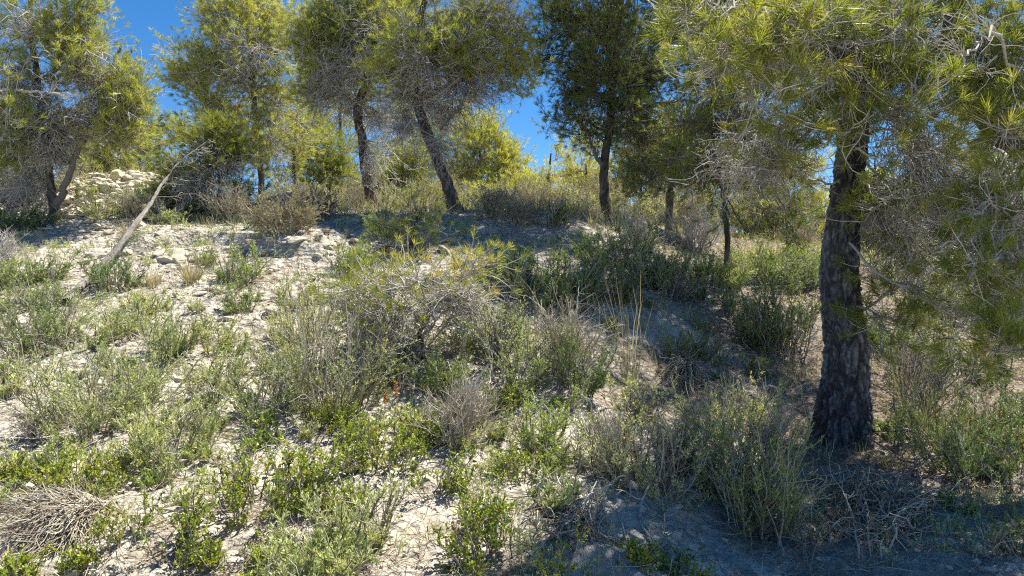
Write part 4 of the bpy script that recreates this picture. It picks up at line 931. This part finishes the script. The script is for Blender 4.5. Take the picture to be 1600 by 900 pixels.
# ---- fallen trunk and branches
def fallen_trunk():
    pts = [(98, 478, 0), (126, 450, 6.9), (150, 425, 7.15), (185, 385, 7.6), (213, 349, 8.0), (228, 330, 8.2), (246, 302, 8.5), (262, 276, 8.8), (284, 250, 9.0), (322, 222, 9.1)]
    w = np.array([W(a, b, d) if d else G(a, b) for a, b, d in pts]); w[0, 1] = w[0, 1]
    g0 = w[0]
    # spread depths evenly from the ground contact to the propped top
    dd = np.linspace(g0[1], 9.1, len(pts)); w = np.array([W(p[0], p[1], d) for p, d in zip(pts, dd)]); w[0] = g0
    rad = np.array([.036, .033, .031, .034, .028, .024, .017, .012, .008, .005])
    sp = spline(np.hstack([w, rad[:, None]]), 90)
    root = empty('fallen_tree', g0, 'bleached bare trunk fallen across the rocks at the left, reaching the small bright pine', 'dead tree')
    mb = MB(); P = sp[:, :3] + fbm(np.stack([np.arange(90) * .15, np.zeros(90), np.zeros(90)], 1), 2, 8)[:, None] * np.array([.03, .03, .03])
    bark_tube(mb, P, sp[:, 3] * (1 + .18 * fbm(np.stack([np.arange(90) * .3, np.zeros(90), np.ones(90)], 1), 2, 4)), 28, .03, .007, 5, .3); mb.build('trunk', M['deadgrey'], root)
    lm = MB(); st, tt = at(P[None], np.array([[.64, .74, .80, .85, .9, .95]])); st, tt = st[0], tt[0]
    d = norm(tt * .6 + np.array([[.8, -.2, -.1], [.9, -.1, -.25], [.5, -.3, .4], [1, .1, -.3], [-.1, -.2, .8], [.8, 0, .1]]))
    Q = grow(st, d, rng.uniform(.15, .45, 6), 8, .2, -.02); tubes(lm, Q, .005, .002, 6, rng.uniform(.2, .8, 6))
    p, t = at(Q, rng.uniform(.2, 1, (6, 6))); R = grow(p.reshape(-1, 3), rotated(t.reshape(-1, 3), .4, 1.1), rng.uniform(.06, .2, 36), 5, .28, -.05)
    tubes(lm, R, .003, .0015, 4, rng.uniform(.2, .8, 36))
    lm.build('branch', M['deadgrey'], root)
fallen_trunk()
fallen_branch('dead_branch', 'white forked dead branch at the edge of the tree shade in the bottom centre', [(1032, 782, .10), (1010, 786, .06), (1000, 812, .03), (1006, 838, .03), (1028, 862, .02), (1040, 872, .02)], .0085, nside=7, side=.16)
fallen_branch('dead_branch', 'pale stick leaning over dark twigs at the bottom centre', [(828, 880, .02), (880, 838, .04), (910, 815, .06), (932, 786, .10)], .007, nside=4, side=.2)
fallen_branch('dead_branch', 'grey dead branch on the ground left of the white forked one', [(945, 842, .02), (905, 805, .05), (880, 785, .06)], .008, mat='twig', nside=8, side=.25)
fallen_branch('dead_branch', 'curved white stick lying on the pale patch left of the bottom centre', [(756, 838, .02), (753, 815, .05), (757, 796, .06), (754, 785, .08)], .0055, nside=2, side=.12)
fallen_branch('dead_branch', 'dark thick dead branch in the shaded debris at the bottom right', [(1378, 790, .03), (1400, 772, .05), (1425, 752, .08), (1440, 742, .08)], .014, mat='twig_dark', nside=10, side=.3)
fallen_branch('dead_branch', 'grey stick in front of the shaded debris at the bottom right', [(1333, 838, .02), (1360, 825, .04), (1385, 806, .06)], .009, mat='twig', nside=8, side=.3, sub=5)
fallen_branch('dead_branch', 'thin forked twig standing out of the shaded debris at the bottom right', [(1342, 880, .01), (1335, 845, .08), (1316, 800, .12), (1312, 770, .15)], .005, mat='twig', nside=6, side=.25, sub=4)
fallen_branch('dead_branch', 'long straight stick slanting behind the shaded debris at the bottom right', [(1310, 730, .02), (1330, 760, .04), (1350, 785, .04)], .006, mat='twig_dark', nside=10, side=.35, sub=5)
fallen_branch('dead_branch', 'pale straight twig on the shaded slope right of the drooping grass', [(1445, 720, .06), (1465, 730, .05), (1483, 741, .04)], .005, nside=2, side=.12)
fallen_branch('dead_branch', 'grey broken limb lying on the crest from the kinked trunk towards the left', [(590, 322, .30), (550, 322, .20), (515, 318, .22), (490, 308, .32)], .03, mat='twig_dark', nside=8, side=.4)
fallen_branch('dead_branch', 'bare silvery branch standing in front of the shaded clearing, right of the dry thicket', [(898, 545, .0), (900, 520, .12), (903, 505, .22), (905, 495, .30)], .006, nside=8, side=.16)

# twisted white branch of the bare bush
def twisted():
    b = G(722, 700)
    D = b[1]
    root = empty('twisted_branch', b, 'white twisted bare branch forking upward in the centre foreground', 'branch')
    def line(px): return spline([W(x, y, D - .02 * i) for i, (x, y) in enumerate(px)], 24)
    mb = MB()
    tubes(mb, line([(730, 704), (716, 672), (704, 650), (707, 630), (722, 612), (738, 598)])[None], .011, .004, 8, .75)
    tubes(mb, line([(712, 664), (722, 640), (738, 608), (752, 584), (762, 572)])[None], .010, .003, 8, .85)
    tubes(mb, line([(738, 608), (755, 596), (766, 588), (764, 578)])[None], .005, .002, 6, .8)
    tubes(mb, line([(706, 655), (690, 645), (672, 632), (662, 618)])[None], .006, .002, 6, .7)
    mb.build('stem', M['deadwood'], root)
    tw = MB(); n = 26
    P0 = np.array([W(x, y, D) for x, y in zip(rng.uniform(690, 765, n), rng.uniform(590, 660, n))])
    tubes(tw, grow(P0, norm(rng.normal(size=(n, 3)) + UP * .6), rng.uniform(.06, .2, n), 5, .25, .05), .0024, .001, 3, rng.random(n)); tw.build('twig', M['twig'], root)
twisted()

# ---- saplings
def sapling(label, px, py, stem, clumps, mat, tint, nl=.07, dark='twig_dark', dead=()):
    b = G(px, py); D = b[1]
    return pine('pine_sapling', label, [(px, py, 4)] + stem, D, clumps, dead=dead, mat=mat, tint_mid=tint, n2=9, n3=4, ntuft=1.4, nn=22, nl=nl, nw=.003, S=10, rings=30, plate=.03, amp=.002, flare=.0, near=True, cat='sapling', wood=dark, limb_r=.55)
D1 = float(G(664, 566)[1])
sapling('sprawling pine sapling with long pale curved twigs and yellow-green tufts in the centre', 664, 566, [(660, 540, 4), (655, 520, 4), (668, 500, 3.5), (672, 470, 3)],
        [(560, 450, 50, 30, D1), (540, 480, 30, 22, D1), (610, 480, 50, 26, D1), (650, 440, 55, 26, D1 - .2), (740, 412, 34, 18, D1 - .3), (710, 465, 46, 26, D1), (600, 430, 40, 20, D1 + .2), (680, 505, 40, 20, D1), (755, 470, 36, 24, D1 + .2), (595, 520, 40, 20, D1 - .1)], 'needle', .58, dark='twig', dead=[(590, 490, 70, 40, D1, .6), (720, 470, 60, 40, D1, .6), (640, 540, 60, 26, D1, .4)])
D2 = float(G(642, 402)[1])
sapling('small dark spreading pine sapling below the rough leaning trunk', 642, 402, [(642, 385, 4), (645, 370, 3.5), (650, 350, 3), (652, 335, 2)],
        [(610, 352, 32, 20, D2), (650, 342, 36, 22, D2), (690, 350, 32, 22, D2), (625, 378, 44, 18, D2), (670, 378, 46, 20, D2), (705, 372, 26, 16, D2), (590, 378, 24, 16, D2), (650, 322, 26, 16, D2)], 'needle', .3, .07)

# ---- orange flower spikes
for px, py, h_, lab in ((622, 640, 44, 'orange flower spike, tallest of the four above the leafy shrubs'), (602, 645, 30, 'orange flower spike just left of the tallest one'),
                        (566, 645, 36, 'leaning orange flower spike left of the other three'), (664, 632, 28, 'short orange flower spike beside the bare grey-brown bush')):
    b = G(px, py); D = b[1]; hh = pxm(h_, D)
    r_ = empty('flower_spike', b, lab, 'flower', 'orange flower spikes')
    P = grow(b[None], np.array([[rng.normal() * .1, 0, 1]]), [hh], 6, .06); s_ = MB(); tubes(s_, P, .002, .0012, 4, .5); s_.build('stem', M['stem'], r_)
    pp, tt = at(P, rng.uniform(.35, 1, (1, 70))); f_ = MB(); broad(f_, pp[0], rotated(tt[0], .5, 1.3), .016, .008, rng.random(70)); f_.build('blossom', M['orange'], r_)

# ---- rocks
def stone_mesh(mb, c, r, seed, flat=.6, sub=2):
    import bmesh
    bm = bmesh.new(); bmesh.ops.create_icosphere(bm, subdivisions=sub, radius=1)
    v = np.array([x.co for x in bm.verts]); t = np.array([[q.index for q in f.verts] for f in bm.faces]); bm.free()
    f1, f2, idv = worley(v * .9 + seed, seed)
    v = v * (1 + .5 * (f1 - .5))[:, None] + .10 * fbm(v * 2.5 + seed, 3, seed)[:, None] * v
    n = rand_dirs(11)
    for k in n:    # cleave facets
        dd = v @ k; v = v - np.maximum(dd - .62, 0)[:, None] * k
    mb.add(v * np.asarray(r) * np.array([1, 1, flat]) + c, tris=t, tint=np.clip(.5 + .3 * fbm(v * 3, 2, seed), 0, 1))

def rock(label, px, py, w_, h_, mat='rock', D=None, group='loose rocks on the bank', name='rock'):
    b = G(px, py) if D is None else W(px, py, D)
    r = pxm(w_, b[1]) / 2; mb = MB()
    stone_mesh(mb, b + np.array([0, 0, pxm(h_, b[1]) * .35]), [r, r * .8, r], int(rng.integers(999)), h_ / w_, 4)
    return tag(mb.build(name, M[mat], loc=[float(c) for c in b], smooth=False), label, 'rock', group)
b_ = G(182, 281)
rock('yellowish boulder perched on top of the rubble mound', 182, 283, 30, 20, 'boulder', name='boulder')
rock('pale block stone left of the boulder on the mound, by the grey pine', 98, 296, 24, 26)
rock('tan flat stone on the ledge right of the large dry grey shrub', 508, 364, 24, 9)
rock('cream angular block set in the scree above the tall stalky shrub', 425, 492, 34, 20)
rock('white stone in the shade left of the big trunk foot', 1249, 620, 16, 10)
rock('pale stone under the fallen trunk', 133, 412, 18, 10)
rock('pale stone on the slope at the left edge, below the broad shrub', 40, 652, 18, 9)
rock('round pale stone on the marl left of the white forked branch', 908, 776, 15, 12)
rock('white stone in the shaded clearing left of the tan brushwood', 918, 488, 9, 5)
rock('grey stone half buried in the shade below the tall dark shrub', 1133, 848, 12, 9)
rock('pale stone beside the debris at the bottom right', 1278, 876, 10, 8)
rock('pale flat stone beside the loose grey shrub on the left', 355, 615, 24, 14)

def poisson_(n):
    return [(rng.uniform(0, 1000), rng.uniform(430, 890)) for _ in range(n)]
def ledge(where, px0, px1, py0, py1, n, wpx):
    """thin blocks weathering out of the bank, each a rock of its own"""
    for k in range(n):
        px = rng.uniform(px0, px1); py = py0 + (py1 - py0) * ((px - px0) / (px1 - px0)) + rng.normal() * 5
        b = G(px, py); r = pxm(wpx * rng.uniform(.5, 1.2), b[1]) / 2; mb = MB()
        stone_mesh(mb, np.zeros(3), [r, r * rng.uniform(.6, .9), r], int(rng.integers(9999)), rng.uniform(.22, .42), 3)
        a = rng.uniform(-.5, .5); v = mb.v[0]; c, s_ = math.cos(a), math.sin(a)
        mb.v[0] = np.stack([v[:, 0] * c - v[:, 1] * s_, v[:, 0] * s_ + v[:, 1] * c, v[:, 2] + .25 * v[:, 1] + rng.normal() * .08 * v[:, 0]], 1) + b + np.array([0, 0, r * rng.uniform(-.02, .16)])
        tag(mb.build('rock', M['rock'], loc=[float(q) for q in b], smooth=False), 'pale flat block ' + where, 'rock', 'blocks ' + where)
PL = 'pale angular stone lying loose on the sunny bank'
for px, py in poisson_(48):
    rock(PL, px, py, rng.uniform(8, 20), rng.uniform(5, 10), group='small loose stones on the sunny bank')
ledge('of the rock ledge crossed by the fallen trunk', 120, 232, 408, 398, 16, 30)
ledge('of the rock ledge above the dry grass by the fallen trunk', 222, 356, 402, 398, 26, 36)
ledge('of the strata below the large dry grey shrub', 385, 505, 385, 372, 20, 30)
ledge('of the strata right of the large dry grey shrub', 478, 560, 372, 350, 10, 26)
ledge('on the scree left of the yellow-green bush', 300, 440, 452, 470, 14, 26)
ledge('on the upper face of the rubble mound', 110, 262, 296, 286, 16, 38)
ledge('on the lower face of the rubble mound', 105, 270, 326, 318, 18, 26)

make_ground()
# ---- stuff nobody could count: gravel, fallen needles, low weeds
def gravel():
    import bmesh
    mb = MB(); n = 36000
    D = 2.4 + 10.5 * rng.random(n) ** 1.25; px = rng.uniform(-60, 1660, n)
    x = (px - 800) / F * D
    p = np.stack([x, D, np.zeros(n)], 1)
    dm = duff_mask(x, D); cl = fbm(p * 2.2, 2, 66)
    mound = np.exp(-(((px - 190) / 110) ** 2) - ((D - 10.5) / 1.2) ** 2)
    keep = rng.random(n) < np.clip(.55 + cl - dm * .75 + mound * 1.2, .06, 1); x, D, mound = x[keep], D[keep], mound[keep]; n = len(x)
    extra = 5200; ex = rng.normal(size=extra) * .75 + (190 - 800) / F * 10.6; ey = 10.4 + rng.normal(size=extra) * .7
    x = np.concatenate([x, ex]); D = np.concatenate([D, ey]); n = len(x)
    r = .0055 * np.exp(rng.normal(size=n) * .85 + .1); r = np.clip(r, .0025, .055); r[-extra:] = np.clip(r[-extra:] * 1.5, .005, .075)
    r *= np.clip(D / 5, .8, 1.8) ** .5
    bm = bmesh.new(); bmesh.ops.create_icosphere(bm, subdivisions=1, radius=1)
    v0 = np.array([q.co for q in bm.verts]); t0 = np.array([[q.index for q in f.verts] for f in bm.faces]); bm.free()
    nv = len(v0)
    V = v0[None] * (1 + rng.normal(size=(n, nv, 1)) * .22) * (r[:, None, None] * np.stack([rng.uniform(.7, 1.5, n), rng.uniform(.7, 1.3, n), rng.uniform(.3, .7, n)], 1)[:, None])
    a = rng.uniform(0, 6.28, n); c, s = np.cos(a)[:, None], np.sin(a)[:, None]
    X = V[..., 0] * c - V[..., 1] * s; Y = V[..., 0] * s + V[..., 1] * c
    z = H(x, D, True)
    ti = rng.normal(size=n) * .22 + .55; ti[-extra:] += .15; sl = rng.normal(size=(n, 1)) * .25
    V = np.stack([X + x[:, None], Y + D[:, None], V[..., 2] + X * sl + z[:, None] + r[:, None] * .12], -1)
    mb.add(V, tris=(t0[None] + np.arange(n)[:, None, None] * nv).reshape(-1, 3), tint=np.repeat(np.clip(ti, 0, 1), nv))
    tag(mb.build('gravel', M['rock'], smooth=False), 'pale stone chips scattered over the bank and the mound', 'gravel', kind='stuff')
gravel()

def litter():
    mb = MB(); n = 60000
    D = 2.4 + 9.5 * rng.random(n) ** 1.5; px = rng.uniform(-60, 1660, n); x = (px - 800) / F * D
    cl = fbm(np.stack([x, D, 0 * x], 1) * 3.5, 2, 15)
    keep = rng.random(n) < np.clip(duff_mask(x, D) * 1.1 + cl * .8 + .12, .05, 1); x, D = x[keep], D[keep]; n = len(x)
    z = H(x, D, True) + .006 + .012 * rng.random(n)
    a = rng.uniform(0, 6.28, n); d = np.stack([np.cos(a), np.sin(a), rng.normal(size=n) * .25 + .25 * np.sin(a)], 1)
    blades(mb, np.stack([x, D, z], 1), norm(d), rng.uniform(.04, .11, n), .0028 * np.clip(D / 4, 1, 2), rng.random(n))
    m = 5000
    D = 2.4 + 8 * rng.random(m) ** 1.4; px = rng.uniform(-60, 1660, m); x = (px - 800) / F * D
    a = rng.uniform(0, 6.28, m); d = np.stack([np.cos(a), np.sin(a), rng.normal(size=m) * .15 + .25 * np.sin(a)], 1)
    P = grow(np.stack([x, D, H(x, D, True) + .012], 1), d, rng.uniform(.06, .25, m), 4, .2)
    tubes(mb, P, .0022 * np.clip(D / 4, 1, 2), .0012, 3, rng.uniform(.2, 1, m))
    tag(mb.build('fallen_needles', M['litter'], smooth=False), 'fallen brown needles and twigs lying on the ground', 'litter', kind='stuff')
litter()

def weeds():
    mb = MB(); n = 5600
    D = 2.5 + 10 * rng.random(n) ** 1.2; px = rng.uniform(-60, 1660, n); x = (px - 800) / F * D
    cl = fbm(np.stack([x, D, 0 * x], 1) * 1.6, 3, 35)
    keep = (rng.random(n) < np.clip(.25 + cl * 1.8, .02, 1)) & (~bare_np(px, D, H(x, D)) | (rng.random(n) < .12)); x, D = x[keep], D[keep]; n = len(x)
    k = 7; b = np.repeat(np.stack([x, D, H(x, D) - .005], 1), k, 0); b[:, :2] += rng.normal(size=(n * k, 2)) * .022
    P = grow(b, norm(rng.normal(size=(n * k, 3)) * .45 + UP), np.repeat(rng.uniform(.03, .13, n), k) * rng.uniform(.5, 1.2, n * k), 4, .15, .03)
    tint = np.repeat(np.clip(rng.normal(size=n) * .25 + .45, 0, 1), k)
    tubes(mb, P, .0014 * np.clip(b[:, 1] / 4, 1, 2), .0009, 3, tint)
    m = 9; a, t = at(P, rng.uniform(.2, 1, (n * k, m))); dd = norm(rotated(t, .4, 1.1) + UP * .1)
    blades(mb, a.reshape(-1, 3), dd.reshape(-1, 3), .014 * np.repeat(np.clip(b[:, 1] / 5, 1, 1.6), m), .0036 * np.repeat(np.clip(b[:, 1] / 5, 1, 1.8), m), np.repeat(tint, m))
    tag(mb.build('low_weeds', M['rosemary'], smooth=False), 'sparse low grey-green weeds dotted over the bank', 'weeds', kind='stuff')
    mb = MB(); n = 5200
    D = 2.5 + 12 * rng.random(n) ** .9; px = rng.uniform(-60, 1660, n); x = (px - 800) / F * D
    cl = fbm(np.stack([x, D, 0 * x], 1) * 1.3, 3, 45)
    keep = rng.random(n) < np.clip(.30 + cl * 1.5 + .35 * (D > 9.5), .05, 1); x, D = x[keep], D[keep]; n = len(x); k = 8
    b = np.repeat(np.stack([x, D, H(x, D) - .005], 1), k, 0); b[:, :2] += rng.normal(size=(n * k, 2)) * .02
    P = grow(b, norm(rng.normal(size=(n * k, 3)) * .35 + UP), np.repeat(rng.uniform(.06, .22, n) * (1 + .6 * (D > 9.5)), k) * rng.uniform(.5, 1.2, n * k), 5, .12, -.05)
    ribbons(mb, P, .0022 * np.clip(b[:, 1] / 4, 1, 2.6), np.clip(rng.normal(size=n * k) * .2 + .6, 0, 1))
    tag(mb.build('dry_grass', M['grass'], smooth=False), 'thin dry grass scattered over the bank and the crest', 'grass', kind='stuff')
weeds()

# ---- repeats: small sprig bushes on the bank and scrub on the crest
def copy_thing(src, loc, rz, sc):
    c = src.copy(); COL.objects.link(c); c.location = Vector([float(q) for q in loc]); c.rotation_euler = (0, 0, rz); c.scale = (sc, sc, sc)
    for ch in src.children:
        d = ch.copy(); COL.objects.link(d); d.parent = c
    return c
def scatter(protos, spots, smin, smax):
    for i, (px, py) in enumerate(spots):
        g = G(px, py); sc = rng.uniform(smin, smax)
        if i < len(protos): o = protos[i]; o.location = Vector([float(q) for q in g]); o.scale = (sc, sc, sc)
        else: copy_thing(protos[i % len(protos)], g, rng.uniform(0, 6.28), sc)
base_p = (500, 640)
N_ = 0
L1 = 'small loose sprig bush, one of many between the larger shrubs on the sunny bank'
pr = [needle_shrub('sprig_bush', L1, *base_p, 52, 48, group='small sprig bushes on the sunny bank', mat=m_, tint=t_, dens=.9, n=16) for m_, t_ in (('rosemary', .55), ('rosemary', .4), ('green', .75), ('rosemary', .8))]
def poisson(n, x0, x1, y0, y1, dmin, p=1.0, avoid=None):
    out = []
    for _ in range(n * 30):
        x, y = rng.uniform(x0, x1), y0 + (y1 - y0) * rng.random() ** p
        k = .45 + .55 * (y - 330) / 570
        if all((x - a) ** 2 + ((y - b) * 1.5) ** 2 > (dmin * k) ** 2 for a, b in out) and not (avoid and avoid(x, y)): out.append((x, y))
        if len(out) >= n: break
    return out
bare = lambda x, y: (70 < x < 200 and y < 520) or (560 < x < 700 and y > 770) or (x < 130 and 620 < y < 740) or (x > 900 and y > 640) or (x > 880 and 420 < y) or (230 < x < 300 and 560 < y < 660) or (380 < x < 440 and 420 < y < 520)
scatter(pr, poisson(66, -10, 1000, 400, 800, 74, .7, bare), .55, 1.15)
L2 = 'dim sprig bush, one of several on the shaded ground around the big trunk'
pr = [needle_shrub('sprig_bush', L2, *base_p, 52, 44, group='dim sprig bushes in the tree shade', mat='green', tint=t_, dens=.8, n=14) for t_ in (.2, .4)]  # dark green tints put the tree shade into the leaves
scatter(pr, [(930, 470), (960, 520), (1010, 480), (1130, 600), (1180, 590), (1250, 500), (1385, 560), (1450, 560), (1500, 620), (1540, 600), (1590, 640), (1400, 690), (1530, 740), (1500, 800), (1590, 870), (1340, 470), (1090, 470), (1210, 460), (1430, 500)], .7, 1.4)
L3 = 'olive and tan scrub bush, one of the row lining the crest behind the trunks'
pr = [needle_shrub('crest_scrub', L3, 560, 340, 90, 70, group='scrub lining the crest', mat='rosemary', tint=t_, dens=1.1, dry=.5, b=G(700, 335)) for t_ in (.5, .75)] + [twig_shrub('crest_scrub', L3, 560, 340, 90, 64, group='scrub lining the crest', dens=1.5, leafy=.9, b=G(700, 335))]
def on(px, D):
    x = (px - 800) / F * D; return (x, D, float(H([x], [D])[0]))
for i, (px, D, sc) in enumerate([(480, 12, .9), (545, 12.5, .9), (560, 11.6, .7), (630, 12, 1.), (655, 11.4, .7), (690, 12.6, 1.1), (745, 12.2, 1.), (800, 12.6, 1.1), (835, 12, .9), (880, 12.6, 1.2), (915, 12, 1.), (935, 13, 1.2), (985, 12.6, 1.1), (1015, 12.4, 1.2), (1060, 12.6, 1.2), (1095, 13, 1.2), (1165, 13, 1.2), (1200, 13.2, 1.3), (1255, 13, 1.2), (1280, 12.4, 1.), (1380, 12.5, 1.2), (1430, 12.5, 1.3), (1490, 12, 1.2), (1550, 11.5, 1.2), (1600, 11, 1.2), (440, 12.4, .9), (10, 11, 1.), (60, 12, 1.)]):
    if i < 3: o = pr[i]; o.location = Vector(on(px, D)); o.scale = (sc, sc, sc)
    else: copy_thing(pr[i % 3], on(px, D), rng.uniform(0, 6.28), sc)

# ------------------------------------------------------------------ camera, sky, sun
cam = bpy.data.cameras.new('camera'); co = bpy.data.objects.new('camera', cam); COL.objects.link(co)
cam.sensor_width = 36; cam.lens = 36 * F / 1600; cam.clip_end = 2000; cam.clip_start = .05
co.location = (0, 0, CAMZ); co.rotation_euler = (math.radians(90), 0, 0); scene.camera = co
EL, AZ = 61., 48.    # sun elevation; azimuth right of straight ahead
w = bpy.data.worlds.new('World'); scene.world = w; w.use_nodes = True
nt_w = w.node_tree; bg = nt_w.nodes['Background']
sk = nt_w.nodes.new('ShaderNodeTexSky'); sk.sky_type = 'NISHITA'; sk.sun_disc = False
sk.sun_elevation = math.radians(EL); sk.sun_rotation = math.radians(AZ)
sk.air_density = 1.0; sk.dust_density = 0.0; sk.ozone_density = 3.0; sk.altitude = 2500
hv = nt_w.nodes.new('ShaderNodeHueSaturation'); hv.inputs['Saturation'].default_value = 1.3; nt_w.links.new(sk.outputs[0], hv.inputs['Color']); nt_w.links.new(hv.outputs[0], bg.inputs[0]); bg.inputs[1].default_value = .068
sun = bpy.data.lights.new('sun', 'SUN'); sun.energy = 5.0; sun.angle = math.radians(.5); sun.color = (1, .93, .80)
so = bpy.data.objects.new('sun', sun); COL.objects.link(so)
dirv = Vector((math.sin(math.radians(AZ)) * math.cos(math.radians(EL)), math.cos(math.radians(AZ)) * math.cos(math.radians(EL)), math.sin(math.radians(EL))))
so.rotation_euler = dirv.to_track_quat('Z', 'Y').to_euler(); so.location = (0, 0, 30)
scene.view_settings.view_transform = 'Standard'; scene.view_settings.look = 'None'
scene.view_settings.exposure = 1.35; scene.view_settings.gamma = 1
scene.cycles.use_denoising = False
scene.cycles.max_bounces = 8; scene.cycles.transmission_bounces = 4; scene.cycles.diffuse_bounces = 4
scene.cycles.filter_width = 1.2
for o in bpy.data.objects:
    if '_loc' in o: del o['_loc']
